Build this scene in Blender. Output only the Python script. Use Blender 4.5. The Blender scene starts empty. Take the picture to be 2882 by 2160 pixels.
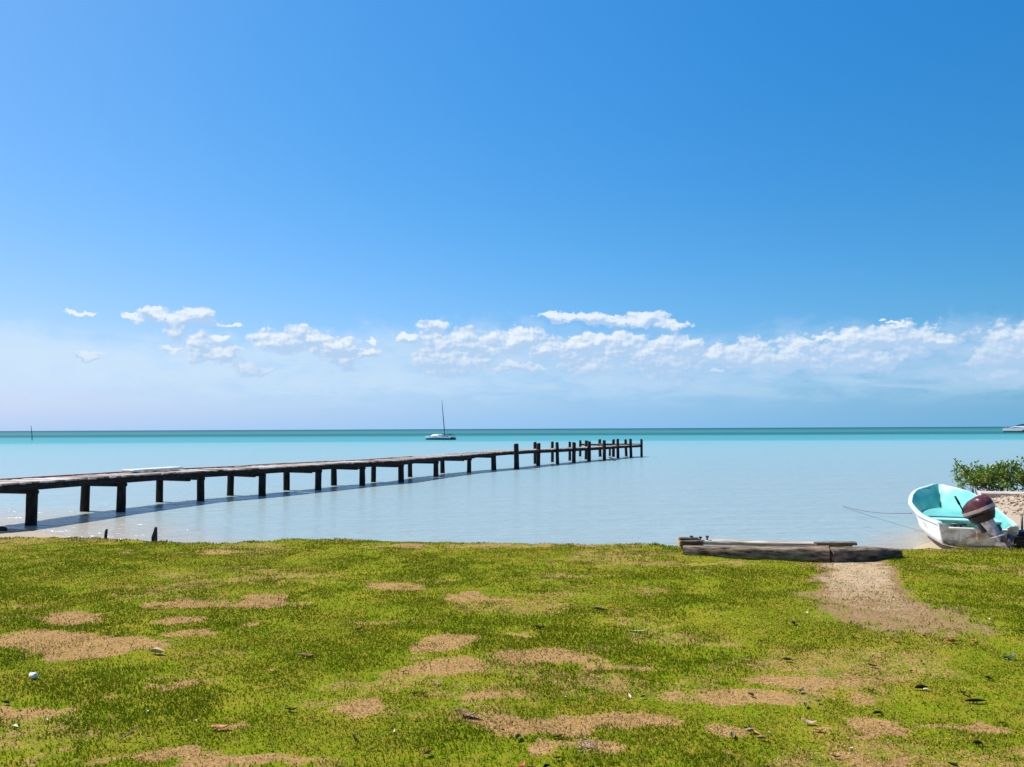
import bpy, math, random
import numpy as np
from mathutils import Matrix, Vector

# ------------------------------------------------------------------ camera
SC = bpy.context.scene
COL = SC.collection
F, CX, CY, EYE = 2164.0, 1441.0, 1080.0, 1.6          # photo pixels, eye height in metres
PITCH, ROLL = math.atan(127.5 / F), -0.00434
cam_d = bpy.data.cameras.new('camera')
cam = bpy.data.objects.new('camera', cam_d)
COL.objects.link(cam)
CAM_R = Matrix.Rotation(math.pi / 2 + PITCH, 4, 'X') @ Matrix.Rotation(ROLL, 4, 'Z')
cam.matrix_world = Matrix.Translation((0, 0, EYE)) @ CAM_R
cam_d.sensor_width = 36
cam_d.lens = 36 * F / 2882
cam_d.clip_start = 0.05
cam_d.clip_end = 90000
SC.camera = cam
SC.render.resolution_x, SC.render.resolution_y = 1024, 767

# ------------------------------------------------------------------ light
SUN_EL, SUN_AZ = math.radians(52), math.radians(-66)   # azimuth from +Y towards +X
SUN_DIR = Vector((math.sin(SUN_AZ) * math.cos(SUN_EL), math.cos(SUN_AZ) * math.cos(SUN_EL), math.sin(SUN_EL)))
sd = bpy.data.lights.new('sun', 'SUN')
sd.energy = 4.8
sd.angle = math.radians(0.5)
sd.color = (1.0, 0.95, 0.87)
sun = bpy.data.objects.new('sun', sd)
sun.rotation_euler = SUN_DIR.to_track_quat('Z', 'Y').to_euler()
sun.location = (-20, 5, 30)
COL.objects.link(sun)
SC.view_settings.view_transform = 'Standard'
SC.view_settings.look = 'None'
SC.view_settings.gamma = 1
SC.view_settings.exposure = 0.6
SC.cycles.max_bounces = 6
SC.cycles.use_denoising = True


class G:
    """tiny helper for building node graphs"""
    def __init__(s, nt):
        s.nt = nt
        nt.nodes.clear()

    def n(s, t, inp=None, **kw):
        o = s.nt.nodes.new(t)
        for k, v in kw.items():
            setattr(o, k, v)
        for k, v in (inp or {}).items():
            s.put(o.inputs[k], v)
        return o

    def put(s, sock, v):
        if hasattr(v, 'is_output'):
            s.nt.links.new(v, sock)
        elif hasattr(v, 'outputs'):
            s.nt.links.new(v.outputs[0], sock)
        else:
            sock.default_value = v

    def m(s, op, a, b=0.0, c=0.0, clamp=False):
        o = s.n('ShaderNodeMath', operation=op, use_clamp=clamp)
        s.put(o.inputs[0], a)
        s.put(o.inputs[1], b)
        s.put(o.inputs[2], c)
        return o.outputs[0]

    def v(s, op, a, b=None, c=None):
        o = s.n('ShaderNodeVectorMath', operation=op)
        s.put(o.inputs[0], a)
        if b is not None:
            s.put(o.inputs[1], b)
        if c is not None:
            s.put(o.inputs[2], c)
        return o.outputs['Value'] if op in ('LENGTH', 'DOT_PRODUCT') else o.outputs[0]

    def mix(s, f, a, b, mode='MIX'):
        o = s.n('ShaderNodeMix', data_type='RGBA', blend_type=mode)
        s.put(o.inputs[0], f)
        s.put(o.inputs[6], a if hasattr(a, 'is_output') else (*a[:3], 1))
        s.put(o.inputs[7], b if hasattr(b, 'is_output') else (*b[:3], 1))
        return o.outputs[2]

    def ss(s, x, lo, hi):
        o = s.n('ShaderNodeMapRange', interpolation_type='SMOOTHSTEP')
        s.put(o.inputs[0], x)
        o.inputs[1].default_value = lo
        o.inputs[2].default_value = hi
        return o.outputs[0]

    def noise(s, vec, scale, detail=4, rough=.55, dist=0.0):
        o = s.n('ShaderNodeTexNoise', {'Scale': scale, 'Detail': detail, 'Roughness': rough, 'Distortion': dist})
        if vec is not None:
            s.put(o.inputs['Vector'], vec)
        return o.outputs[0]

    def ramp(s, x, stops):
        o = s.n('ShaderNodeValToRGB')
        el = o.color_ramp.elements
        while len(el) < len(stops):
            el.new(.5)
        for e, (p, c) in zip(el, stops):
            e.position = p
            e.color = (*c, 1)
        s.put(o.inputs[0], x)
        return o.outputs[0]


def azel(u, v):
    """photo pixel to azimuth and elevation in degrees"""
    az = math.atan((u - CX) / F)
    hor = 1213.6 - 12.4 * u / 2882
    return math.degrees(az), math.degrees(math.atan((hor - v) / F * math.cos(az)))


# ------------------------------------------------------------------ sky
W = bpy.data.worlds.new('World')
SC.world = W
W.use_nodes = True
g = G(W.node_tree)
SKY_S = 0.10
tc = g.n('ShaderNodeTexCoord').outputs['Generated']
sky = g.n('ShaderNodeTexSky', sky_type='NISHITA', sun_disc=False, sun_elevation=SUN_EL, sun_rotation=SUN_AZ,
          altitude=0, air_density=1.0, dust_density=0.6, ozone_density=2.5)
sep = g.n('ShaderNodeSeparateXYZ', {0: tc})
sx, sy, sz = sep.outputs
az = g.m('MULTIPLY', g.m('ARCTAN2', sx, sy), 57.2958)
el = g.m('MULTIPLY', g.m('ARCSINE', sz), 57.2958)
pos = g.n('ShaderNodeCombineXYZ', {0: az, 1: el}).outputs[0]
skyc = g.n('ShaderNodeHueSaturation', {'Saturation': 1.22, 'Value': 1.0, 'Color': sky.outputs[0]}).outputs[0]
# pale blue sea haze low over the horizon
hz = g.m('MULTIPLY', g.m('POWER', 2.718, g.m('MULTIPLY', g.m('MAXIMUM', el, 0.0), -0.16)), 0.75)
skyc = g.mix(hz, skyc, (4.4, 6.6, 9.0))

PUFFS = []


def puffs(ox, oy, sc, lst):
    for x, y, w, h in lst:
        a, e = azel(ox + x / sc, oy + y / sc)
        PUFFS.append((a, e - (.12 if h > 33 else 0), w / sc / F * 57.3, h * (1.22 if h > 33 else 1) / sc / F * 57.3))


puffs(0, 820, 2.212, [(490, 130, 62, 11), (800, 147, 45, 8), (950, 145, 80, 28), (1075, 175, 70, 42), (1210, 140, 80, 36),
    (1095, 225, 42, 40), (1430, 208, 70, 9), (1225, 330, 62, 52), (1330, 372, 115, 34), (1060, 368, 58, 20), (1355, 292, 40, 13),
    (1850, 255, 62, 42), (1760, 305, 150, 45), (1955, 290, 115, 36), (2070, 345, 110, 42), (2140, 430, 52, 45), (1530, 470, 68, 36),
    (545, 400, 60, 20), (1640, 490, 32, 22)])
puffs(900, 820, 2.107, [(680, 195, 72, 24), (305, 285, 18, 18), (520, 277, 52, 28), (270, 362, 72, 24), (720, 312, 112, 58),
    (850, 290, 105, 50), (1000, 305, 165, 42), (1150, 292, 132, 46), (1250, 285, 92, 48), (1345, 325, 100, 44), (770, 400, 175, 60),
    (1550, 320, 110, 34), (1640, 282, 72, 34), (1810, 285, 105, 34), (1540, 375, 92, 48), (1700, 370, 130, 60), (1580, 445, 110, 38),
    (2080, 330, 130, 48), (2060, 410, 150, 60), (1400, 135, 95, 12), (1560, 155, 145, 24), (1700, 175, 105, 28), (1850, 178, 135, 26),
    (1955, 152, 92, 30), (2090, 198, 82, 20), (1180, 450, 115, 30), (1880, 345, 100, 50)])
puffs(1882, 820, 2.212, [(60, 340, 115, 45), (290, 378, 72, 36), (400, 405, 85, 48), (500, 372, 82, 46), (640, 412, 115, 42),
    (795, 392, 135, 66), (835, 318, 82, 34), (960, 277, 52, 18), (1110, 320, 120, 58), (1360, 292, 180, 52), (1530, 290, 150, 58),
    (1650, 300, 110, 24), (1735, 300, 42, 13), (1180, 385, 130, 48), (1345, 432, 62, 38), (1200, 470, 72, 24), (2150, 305, 95, 52),
    (2185, 380, 150, 100), (2080, 470, 72, 40), (1950, 415, 40, 34), (1350, 186, 28, 8), (1420, 195, 38, 6), (310, 495, 30, 8),
    (920, 470, 40, 14), (2500, 330, 260, 90), (2900, 380, 300, 80)])
# the same kind of puffs carry on round the horizon outside the picture
rr = random.Random(5)
for k in range(14):
    s = -1 if k % 2 else 1
    PUFFS.append((s * rr.uniform(45, 100), rr.uniform(3.5, 6.5), rr.uniform(2, 5), rr.uniform(.7, 1.5)))

warp = g.v('SCALE', g.v('SUBTRACT', g.n('ShaderNodeTexNoise', {'Vector': pos, 'Scale': .9, 'Detail': 5, 'Roughness': .6}).outputs[1], (.5, .5, .5)))
warp.node.inputs['Scale'].default_value = 1.5
wpos = g.v('ADD', pos, warp)
def nearest(p):
    L_ = None
    for a, e, ra, re in PUFFS:
        ln = g.v('LENGTH', g.v('MULTIPLY_ADD', p, (1 / ra, 1 / re, 0), (-a / ra, -e / re, 0)))
        L_ = ln if L_ is None else g.m('SMOOTH_MIN', L_, ln, .22)
    return L_


L = nearest(wpos)
L_up = nearest(g.v('ADD', wpos, (-.22, .40, 0)))
stretch = g.v('MULTIPLY', pos, (1, 1.5, 1))
def billow(p, sc, det):
    vo = g.n('ShaderNodeTexVoronoi', feature='SMOOTH_F1')
    vo.normalize = True
    vo.voronoi_dimensions = '2D'
    for k_, v_ in (('Scale', sc), ('Detail', det), ('Roughness', .55), ('Lacunarity', 2.3), ('Smoothness', .35)):
        vo.inputs[k_].default_value = v_
    g.put(vo.inputs['Vector'], p)
    return g.m('SUBTRACT', 1.0, vo.outputs['Distance'])


n1 = g.noise(stretch, .8, 7, .58)
wst = g.v('ADD', stretch, g.v('MULTIPLY', warp, (.25, .25, 0)))
bw1 = billow(wst, .75, 2)
bw2 = billow(g.v('ADD', wst, (-.16, .30, 0)), .75, 2)
dens = g.m('ADD', g.m('ADD', g.m('SUBTRACT', 1.42, L), g.m('MULTIPLY', g.m('SUBTRACT', n1, .5), 1.25)), g.m('MULTIPLY', g.m('SUBTRACT', bw1, .62), 2.0))
crisp = g.m('MULTIPLY', g.ss(dens, 0.0, .55), .92)
# clouds lower down sink into the haze
fade = g.ss(el, 1.0, 5.2)
crisp = g.m('MULTIPLY', crisp, g.m('MULTIPLY_ADD', fade, .75, .2))
n3 = g.noise(stretch, .48, 4, .55, .2)
n4 = g.noise(g.v('ADD', stretch, (-.4, .75, 0)), .48, 4, .55, .2)
toplit = g.m('MULTIPLY', g.m('SUBTRACT', L_up, L), .75)
relief = g.m('ADD', g.m('MULTIPLY_ADD', g.m('SUBTRACT', bw1, bw2), 2.6, g.m('ADD', toplit, .20)), g.m('MULTIPLY', g.m('SUBTRACT', n3, n4), 2.0), clamp=True)
lit = g.m('MULTIPLY', relief, g.m('MULTIPLY_ADD', g.ss(el, 3.0, 7.0), .75, .3), clamp=True)
cloudc = g.mix(lit, (3.0, 4.2, 5.8), (5.8, 6.2, 6.6))
# thin veils below the puffs
vs = g.noise(g.v('MULTIPLY', pos, (.22, 1.0, 1)), .9, 6, .6, .5)
veil = g.m('MULTIPLY', g.m('MULTIPLY', g.ss(el, .9, 3.4), g.m('SUBTRACT', 1.0, g.ss(el, 4.6, 7.4))), g.ss(vs, .33, .66))
veil = g.m('MULTIPLY', veil, g.m('MULTIPLY_ADD', g.ss(g.m('MULTIPLY', az, -1.0), -10, 30), .35, .5))
# clear tropical air: deeper blue away from the sun, brighter towards it
sunward = g.v('DOT_PRODUCT', tc, tuple(SUN_DIR))
zc = g.m('MINIMUM', sz, .6)
lin = g.n('ShaderNodeSeparateColor', {0: skyc}).outputs
chan = []
for k, (w0, p_, w2, w3, w4) in enumerate(((-.745, 1.473, 1.684, -.958, .684), (-.688, .876, .789, -.66, .506), (-.381, .969, .763, -.915, .818))):
    ex = g.m('ADD', g.m('MULTIPLY_ADD', sunward, w2, w0), g.m('MULTIPLY_ADD', g.m('MULTIPLY', sunward, sunward), w3, g.m('MULTIPLY', zc, w4)))
    chan.append(g.m('MULTIPLY', g.m('POWER', g.m('MULTIPLY', lin[k], .1), p_), g.m('MULTIPLY', g.m('POWER', 2.71828, ex), 10.0)))
skyc = g.n('ShaderNodeCombineColor', {0: chan[0], 1: chan[1], 2: chan[2]}).outputs[0]
c1 = g.mix(veil, skyc, (3.9, 5.1, 6.2))
# the broad pale mass the heaps stand on, fading downwards
SOFT = [(60, 1000, 190, 75), (240, 1020, 260, 60), (620, 1005, 200, 60), (880, 1000, 190, 66), (1150, 990, 260, 78), (1420, 985, 210, 84), (1720, 1000, 240, 72),
        (2050, 1010, 210, 62), (2320, 1000, 270, 84), (2600, 1040, 160, 52), (2790, 1005, 170, 96), (1000, 1070, 420, 45), (1900, 1075, 420, 45)]
L2 = None
for u_, v_, w_, h_ in SOFT:
    a, e = azel(u_, v_)
    ra, re = w_ / F * 57.3, h_ / F * 57.3
    ln = g.v('LENGTH', g.v('MULTIPLY_ADD', wpos, (1 / ra, 1 / re, 0), (-a / ra, -e / re, 0)))
    L2 = ln if L2 is None else g.m('SMOOTH_MIN', L2, ln, .3)
d2 = g.m('ADD', g.m('SUBTRACT', 1.25, L2), g.m('MULTIPLY', g.m('SUBTRACT', n3, .5), 1.6))
soft = g.m('MULTIPLY', g.m('MULTIPLY', g.ss(d2, -.1, 1.0), g.ss(el, 1.2, 3.4)), g.m('MULTIPLY_ADD', n1, .7, .25), clamp=True)
c1 = g.mix(soft, c1, g.mix(g.ss(g.m('MULTIPLY', az, -1.0), -25, 30), (3.0, 4.3, 5.9), (4.2, 5.3, 6.4)))
c2 = g.mix(crisp, c1, cloudc)
bg = g.n('ShaderNodeBackground', {0: c2, 1: SKY_S})
g.n('ShaderNodeOutputWorld', {0: bg})


# ------------------------------------------------------------------ tools
def at(u, v, z):
    """the point of the level z that the photo shows at pixel (u, v)"""
    d = CAM_R.to_3x3() @ Vector(((u - CX) / F, -(v - CY) / F, -1))
    t = (z - EYE) / d.z
    return Vector((0, 0, EYE)) + d * t


def mat(name, fn):
    m = bpy.data.materials.new(name)
    m.use_nodes = True
    gg = G(m.node_tree)
    sh = fn(gg)
    gg.n('ShaderNodeOutputMaterial', {0: sh})
    return m


def pbr(gg, col, rough=.6, spec=.4, normal=None, **kw):
    b = gg.n('ShaderNodeBsdfPrincipled', {'Roughness': rough, 'Specular IOR Level': spec})
    gg.put(b.inputs['Base Color'], col if hasattr(col, 'is_output') else (*col, 1))
    if normal is not None:
        gg.put(b.inputs['Normal'], normal)
    for k, v in kw.items():
        gg.put(b.inputs[k.replace('_', ' ')], v)
    return b


def bump(gg, h, strength=.5, dist=.01):
    return gg.n('ShaderNodeBump', {'Height': h, 'Strength': strength, 'Distance': dist}).outputs[0]


def plain(name, c1, c2, scale=8, rough=.6, spec=.3, stretch=(1, 1, 1), bmp=.3, lo=.35, hi=.65, dist=.01, **kw):
    def fn(gg):
        p = gg.v('MULTIPLY', gg.n('ShaderNodeTexCoord').outputs['Object'], stretch)
        n = gg.noise(p, scale, 6, .62)
        return pbr(gg, gg.mix(gg.ss(n, lo, hi), c1, c2), rough, spec, bump(gg, n, bmp, dist), **kw)
    return mat(name, fn)


class MB:
    """collects shapes and links them as one mesh object"""
    def __init__(s):
        s.v, s.f, s.s = [], [], []

    def add(s, vs, fs, smooth=False):
        o = len(s.v)
        s.v += [tuple(p) for p in vs]
        s.f += [tuple(i + o for i in f) for f in fs]
        s.s += [smooth] * len(fs)

    def box(s, c, d, M=None, taper=1.0, bev=.0, jit=0, rnd=random):
        hx, hy, hz = d[0] / 2, d[1] / 2, d[2] / 2
        rings = []
        b = bev or min(d) * .08
        for z, k, i in ((-hz, 1, b), (-hz + b, 1, 0), (hz - b, taper, 0), (hz, taper, b)):
            x, y = hx * k - i, hy * k - i
            q = b * .7 if i == 0 else b * .5
            rings.append([(-x + q, -y, z), (x - q, -y, z), (x, -y + q, z), (x, y - q, z), (x - q, y, z), (-x + q, y, z), (-x, y - q, z), (-x, -y + q, z)])
        vs = [Vector(p) for r in rings for p in r]
        if jit:
            vs = [p + Vector((rnd.uniform(-jit, jit), rnd.uniform(-jit, jit), rnd.uniform(-jit, jit))) for p in vs]
        M = M or Matrix()
        vs = [M @ (p) + Vector(c) for p in vs]
        fs = [tuple(range(7, -1, -1)), tuple(range(24, 32))]
        for r in range(3):
            for i in range(8):
                j = (i + 1) % 8
                fs.append((r * 8 + i, r * 8 + j, r * 8 + 8 + j, r * 8 + 8 + i))
        s.add(vs, fs)

    def tube(s, pts, rad, n=8, smooth=True):
        pts = [Vector(p) for p in pts]
        rad = rad if isinstance(rad, (list, tuple)) else [rad] * len(pts)
        vs = []
        for i, p in enumerate(pts):
            t = (pts[min(i + 1, len(pts) - 1)] - pts[max(i - 1, 0)]).normalized()
            a = t.orthogonal().normalized() if abs(t.z) > .9 else t.cross(Vector((0, 0, 1))).normalized()
            b = t.cross(a)
            vs += [p + (a * math.cos(2 * math.pi * k / n) + b * math.sin(2 * math.pi * k / n)) * rad[i] for k in range(n)]
        fs = [tuple(range(n - 1, -1, -1)), tuple(range(len(vs) - n, len(vs)))]
        for i in range(len(pts) - 1):
            for k in range(n):
                j = (k + 1) % n
                fs.append((i * n + k, i * n + j, (i + 1) * n + j, (i + 1) * n + k))
        s.add(vs, fs, smooth)

    def loft(s, rings, cap=True, closed=True, smooth=True):
        n = len(rings[0])
        vs = [p for r in rings for p in r]
        fs = []
        for i in range(len(rings) - 1):
            for k in range(n if closed else n - 1):
                j = (k + 1) % n
                fs.append((i * n + k, i * n + j, (i + 1) * n + j, (i + 1) * n + k))
        s.add(vs, fs, smooth)
        if cap:
            s.add(rings[0], [tuple(range(n - 1, -1, -1))], False)
            s.add(rings[-1], [tuple(range(n))], False)

    def build(s, name, m, parent=None, M=None):
        me = bpy.data.meshes.new(name)
        me.from_pydata(s.v, [], s.f)
        me.polygons.foreach_set('use_smooth', s.s)
        for x in (m if isinstance(m, list) else [m]):
            me.materials.append(x)
        me.update()
        o = bpy.data.objects.new(name, me)
        COL.objects.link(o)
        o.parent = parent
        if M is not None:
            o.matrix_world = M
        return o


def np_mesh(name, V, Fq, m, parent=None, smooth=False):
    """V (n,3); Fq list of (k, c) index arrays"""
    me = bpy.data.meshes.new(name)
    me.vertices.add(len(V))
    me.vertices.foreach_set('co', V.astype(np.float32).ravel())
    loops = np.concatenate([f.ravel() for f in Fq])
    sizes = np.concatenate([np.full(len(f), f.shape[1]) for f in Fq])
    me.loops.add(len(loops))
    me.loops.foreach_set('vertex_index', loops.astype(np.int32))
    me.polygons.add(len(sizes))
    me.polygons.foreach_set('loop_start', (np.cumsum(sizes) - sizes).astype(np.int32))
    me.polygons.foreach_set('use_smooth', np.full(len(sizes), smooth))
    me.update(calc_edges=True)
    me.materials.append(m)
    o = bpy.data.objects.new(name, me)
    COL.objects.link(o)
    o.parent = parent
    return o


def tag(o, label=None, cat=None, group=None, kind=None):
    for k, v in (('label', label), ('category', cat), ('group', group), ('kind', kind)):
        if v:
            o[k] = v
    return o


def empty(name, loc=(0, 0, 0), rz=0.0):
    o = bpy.data.objects.new(name, None)
    o.location = loc
    o.rotation_euler.z = rz
    o.empty_display_size = .2
    COL.objects.link(o)
    return o


RNG = np.random.default_rng(11)
_lat = RNG.random((256, 256))


def vnoise(x, y, sc, seed=0):
    x = np.asarray(x) * sc + seed * 17.3
    y = np.asarray(y) * sc + seed * 9.1
    xi, yi = np.floor(x).astype(int), np.floor(y).astype(int)
    fx, fy = x - xi, y - yi
    fx, fy = fx * fx * (3 - 2 * fx), fy * fy * (3 - 2 * fy)
    a = _lat[xi % 256, yi % 256]
    b = _lat[(xi + 1) % 256, yi % 256]
    c = _lat[xi % 256, (yi + 1) % 256]
    d = _lat[(xi + 1) % 256, (yi + 1) % 256]
    return (a * (1 - fx) + b * fx) * (1 - fy) + (c * (1 - fx) + d * fx) * fy


def fbm(x, y, sc, o=4, seed=0):
    s, a, t = 0, .5, 0
    for k in range(o):
        s = s + a * vnoise(x, y, sc * 2 ** k, seed + k)
        t += a
        a *= .55
    return s / t


def sstep(x, a, b):
    t = np.clip((x - a) / (b - a), 0, 1)
    return t * t * (3 - 2 * t)


# ------------------------------------------------------------------ ground
WATER = -0.6
EDGE_PX = [(-900, 1500), (0, 1509), (260, 1512), (443, 1519), (625, 1522), (808, 1513), (964, 1513), (1107, 1520), (1303, 1522), (1563, 1526),
           (1824, 1529), (1928, 1533), (2541, 1543), (2882, 1546), (3600, 1552)]
_e = [at(u, v, .03) for u, v in EDGE_PX]
EX, EY = np.array([p.x for p in _e]), np.array([p.y for p in _e])
SX = np.array([-40, -13, -11, -9.3, -7.5, -4, 4, 6.4, 7.4, 9, 10.5, 12, 18, 40.])
SY = np.array([19, 18.0, 17.4, 16.2, 14.4, 13.0, 13.0, 13.1, 14.3, 15.9, 18.5, 19.6, 20, 20.])


def height(x, y):
    e = np.interp(x, EX, EY) + .35 * (vnoise(x, y * 0, 1.3, 3) - .5) + .12 * (vnoise(x, y * 0, 6, 4) - .5)
    sh = np.interp(x, SX, SY)
    t = (y - e) / np.maximum(sh - e, .3)
    bank = np.where(y < e, 0, np.where(t < 1, -.42 * sstep(y - e, -.05, .9) - .18 * np.clip(t, 0, 1), -.6 - (y - sh) * .07))
    bank = np.maximum(bank, -2.5)
    lump = (.045 * (fbm(x, y, .9, 3, 1) - .5) + .022 * (vnoise(x, y, 5, 2) - .5)) * (1 - sstep(t, .1, .8))
    mound = .55 * np.exp(-((x - 13.2) / 2.6) ** 4 - ((y - 18.6) / 2.3) ** 2) * sstep(y, 12.5, 15.5)
    return bank + lump + mound


# worn places in the lawn: photo pixel centre, half width, half height (photo pixels), strength
K = 1.303
PATCH = [(60, 1380, 140, 22, 1), (200, 1397, 150, 22, 1), (90, 1335, 115, 13, .8), (380, 1310, 110, 9, .8), (375, 1340, 70, 9, .9), (390, 1367, 48, 9, 1),
         (550, 1297, 70, 20, .7), (870, 1266, 75, 10, .55), (1000, 1291, 50, 9, .7), (935, 1390, 92, 17, .85), (925, 1437, 135, 22, 1), (1215, 1420, 95, 17, .95),
         (1335, 1436, 100, 7, .6), (530, 1352, 32, 8, .7), (1250, 1560, 220, 24, 1.1), (1060, 1505, 58, 11, .9), (790, 1522, 48, 14, .8), (325, 1487, 45, 9, .8),
         (215, 1513, 32, 6, .7), (470, 1577, 42, 11, .8), (1690, 1475, 85, 12, .85), (1600, 1513, 125, 16, .95), (1810, 1466, 42, 10, .6), (1915, 1460, 28, 6, .6),
         (1900, 1558, 80, 22, 1), (2070, 1560, 75, 12, .75), (1560, 1574, 36, 15, .8), (1265, 1611, 34, 16, .9), (410, 1645, 160, 18, .95), (650, 1650, 120, 14, .7),
         (60, 1535, 60, 12, .7), (790, 1343, 40, 8, .5), (1760, 1570, 30, 12, .6), (1330, 1320, 60, 7, .45), (150, 1640, 60, 12, .5), (1150, 1375, 45, 5, .6), (1840, 1515, 45, 10, .6),
         (300, 1195, 220, 6, .35), (1000, 1180, 300, 6, .45), (1500, 1220, 160, 7, .4), (1220, 1245, 90, 5, .45), (700, 1285, 40, 5, .4), (1940, 1650, 80, 10, .4), (1530, 1240, 60, 5, .35)]
_pc = []
for u, v, w, h, s in PATCH:
    p, q, r = at(u * K, v * K, 0), at((u + w) * K, v * K, 0), at(u * K, (v - h) * K, 0)
    _pc.append((p.x, p.y, max(abs(q.x - p.x), .1), max(abs(r.y - p.y), .06), s))
# the trodden path below the timbers
PATH = [(at(u * K, v * K, 0), s) for u, v, s in [(1830, 1215, 1), (1850, 1255, .95), (1900, 1300, .72), (1960, 1332, .58), (2030, 1345, .5)]]
PATH_W = [.42, .46, .62, .72, .5]


def masks(x, y):
    wx = x + .55 * (fbm(x, y, 1.6, 3, 20) - .5) + .36 * (fbm(x, y, 6, 4, 21) - .5)
    wy = y + .26 * (fbm(x, y, 1.6, 3, 30) - .5) + .30 * (fbm(x, y, 6, 4, 31) - .5)
    bare = np.zeros_like(x)
    for cx, cy, rx, ry, s in _pc:
        d = np.sqrt(((wx - cx) / rx) ** 2 + ((wy - cy) / ry) ** 2)
        bare = np.maximum(bare, s * (1 - sstep(d, .45, 1.32)))
    sandy = np.zeros_like(x)
    for i in range(len(PATH) - 1):
        (a, sa), (b, sb) = PATH[i], PATH[i + 1]
        abx, aby = b.x - a.x, b.y - a.y
        t = np.clip(((wx - a.x) * abx + (wy - a.y) * aby) / (abx ** 2 + aby ** 2), 0, 1)
        d = np.hypot(wx - a.x - t * abx, wy - a.y - t * aby) / (PATH_W[i] * (1 - t) + PATH_W[i + 1] * t)
        sandy = np.maximum(sandy, (sa * (1 - t) + sb * t) * (1 - sstep(d, .45, 1.45)))
    bare = np.clip(bare * (.55 + .75 * sstep(fbm(x, y * 1.5, 3.0, 3, 41), .3, .6)) + .46 * sstep(fbm(x * .7, y * 1.4, 1.2, 5, 40), .48, .68), 0, 1)
    return bare, sandy


def axis(lo, a, b, hi, fine, n):
    q = np.linspace(0, 1, n) ** 2
    return np.concatenate([a - (a - lo) * q[:0:-1], np.arange(a, b, fine), b + (hi - b) * q])


gx = axis(-120, -13, 15, 120, .045, 24)
gy = axis(-80, 2.2, 20.5, 60, .04, 20)
X, Y = np.meshgrid(gx, gy)
X, Y = X.ravel(), Y.ravel()
Z = height(X, Y)
nx, ny = len(gx), len(gy)
ii = np.arange(nx * ny).reshape(ny, nx)
quads = np.stack([ii[:-1, :-1], ii[:-1, 1:], ii[1:, 1:], ii[1:, :-1]], -1).reshape(-1, 4)


def ground_fn(gg):
    P = gg.n('ShaderNodeNewGeometry').outputs['Position']
    bare = gg.n('ShaderNodeAttribute', attribute_name='bare').outputs['Fac']
    sandy = gg.n('ShaderNodeAttribute', attribute_name='sandy').outputs['Fac']
    beach = gg.n('ShaderNodeAttribute', attribute_name='beach').outputs['Fac']
    nf = gg.noise(P, 60, 5, .7)
    nm = gg.noise(P, 7, 5, .65)
    nb = gg.noise(P, 1.3, 4, .6)
    green = gg.mix(gg.ss(nf, .3, .7), (.085, .13, .004), (.22, .26, .010))
    green = gg.mix(gg.m('MULTIPLY', gg.ss(nm, .42, .7), .7), green, (.27, .21, .025))
    green = gg.mix(gg.m('MULTIPLY', gg.ss(nb, .45, .65), .6), green, (.27, .22, .022))
    straw = gg.mix(gg.ss(nf, .3, .7), (.20, .11, .040), (.47, .29, .12))
    straw = gg.mix(gg.m('MULTIPLY', gg.ss(nm, .5, .7), .4), straw, (.28, .22, .03))
    sand = gg.mix(gg.ss(nf, .3, .7), (.30, .215, .125), (.58, .45, .29))
    sand = gg.mix(gg.m('MULTIPLY', gg.ss(nm, .45, .65), .7), sand, (.32, .20, .10))
    bch = gg.mix(gg.ss(nf, .3, .7), (.30, .24, .17), (.46, .39, .29))
    j = gg.m('ADD', gg.m('MULTIPLY', gg.m('SUBTRACT', nm, .5), 1.3), gg.m('MULTIPLY', gg.m('SUBTRACT', nf, .5), .9))
    c = gg.mix(gg.ss(gg.m('ADD', bare, j), .25, .7), green, straw)
    dirt = gg.mix(gg.ss(nf, .3, .7), (.15, .085, .035), (.36, .235, .12))
    c = gg.mix(gg.ss(gg.m('ADD', sandy, j), .22, .6), c, dirt)
    c = gg.mix(gg.ss(gg.m('ADD', sandy, j), .62, 1.0), c, sand)
    c = gg.mix(gg.ss(gg.m('ADD', beach, j), .4, .6), c, bch)
    h = gg.m('ADD', nf, gg.m('MULTIPLY', nm, .6))
    return pbr(gg, c, .95, .02, bump(gg, h, .9, .012))


ground = np_mesh('ground', np.stack([X, Y, Z], -1), [quads], mat('ground', ground_fn), smooth=True)
tag(ground, kind='structure')
bare, sandy = masks(X, Y)
e_ = np.interp(X, EX, EY)
bch = np.clip((Y - e_ - .35) / .5, 0, 1)

for nm, arr in (('bare', bare), ('sandy', sandy), ('beach', bch)):
    at_ = ground.data.attributes.new(nm, 'FLOAT', 'POINT')
    at_.data.foreach_set('value', arr.astype(np.float32))

# ------------------------------------------------------------------ grass
N0 = 900000
yy = 2.4 + (12.2 - 2.4) * RNG.random(N0) ** 1.25
half = .74 * yy + 1.3
xx = (RNG.random(N0) * 2 - 1) * half
keep = yy < np.interp(xx, EX, EY) + .25
dn = .35 + .9 * sstep(fbm(xx, yy, 2.6, 4, 50), .3, .62)
b_, s_ = masks(xx, yy)
b2 = np.clip(b_ + .9 * (fbm(xx, yy, 9, 3, 60) - .5), 0, 1)
prob = dn * (1 - .62 * sstep(b2, .25, .7)) * (1 - .9 * sstep(s_ + .8 * (fbm(xx, yy, 8, 3, 61) - .5), .15, .6))
keep &= RNG.random(N0) < prob
xx, yy, b2 = xx[keep], yy[keep], b2[keep]
n = len(xx)
zz = height(xx, yy)
clump = fbm(xx, yy, 3.2, 3, 70)
thin = sstep(fbm(xx, yy * 1.2, .9, 4, 71), .40, .66)
dry = RNG.random(n) < np.clip(.09 + .68 * sstep(b2, .25, .7) + .36 * thin + .14 * sstep(yy, 5.5, 10), 0, .9)
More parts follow.
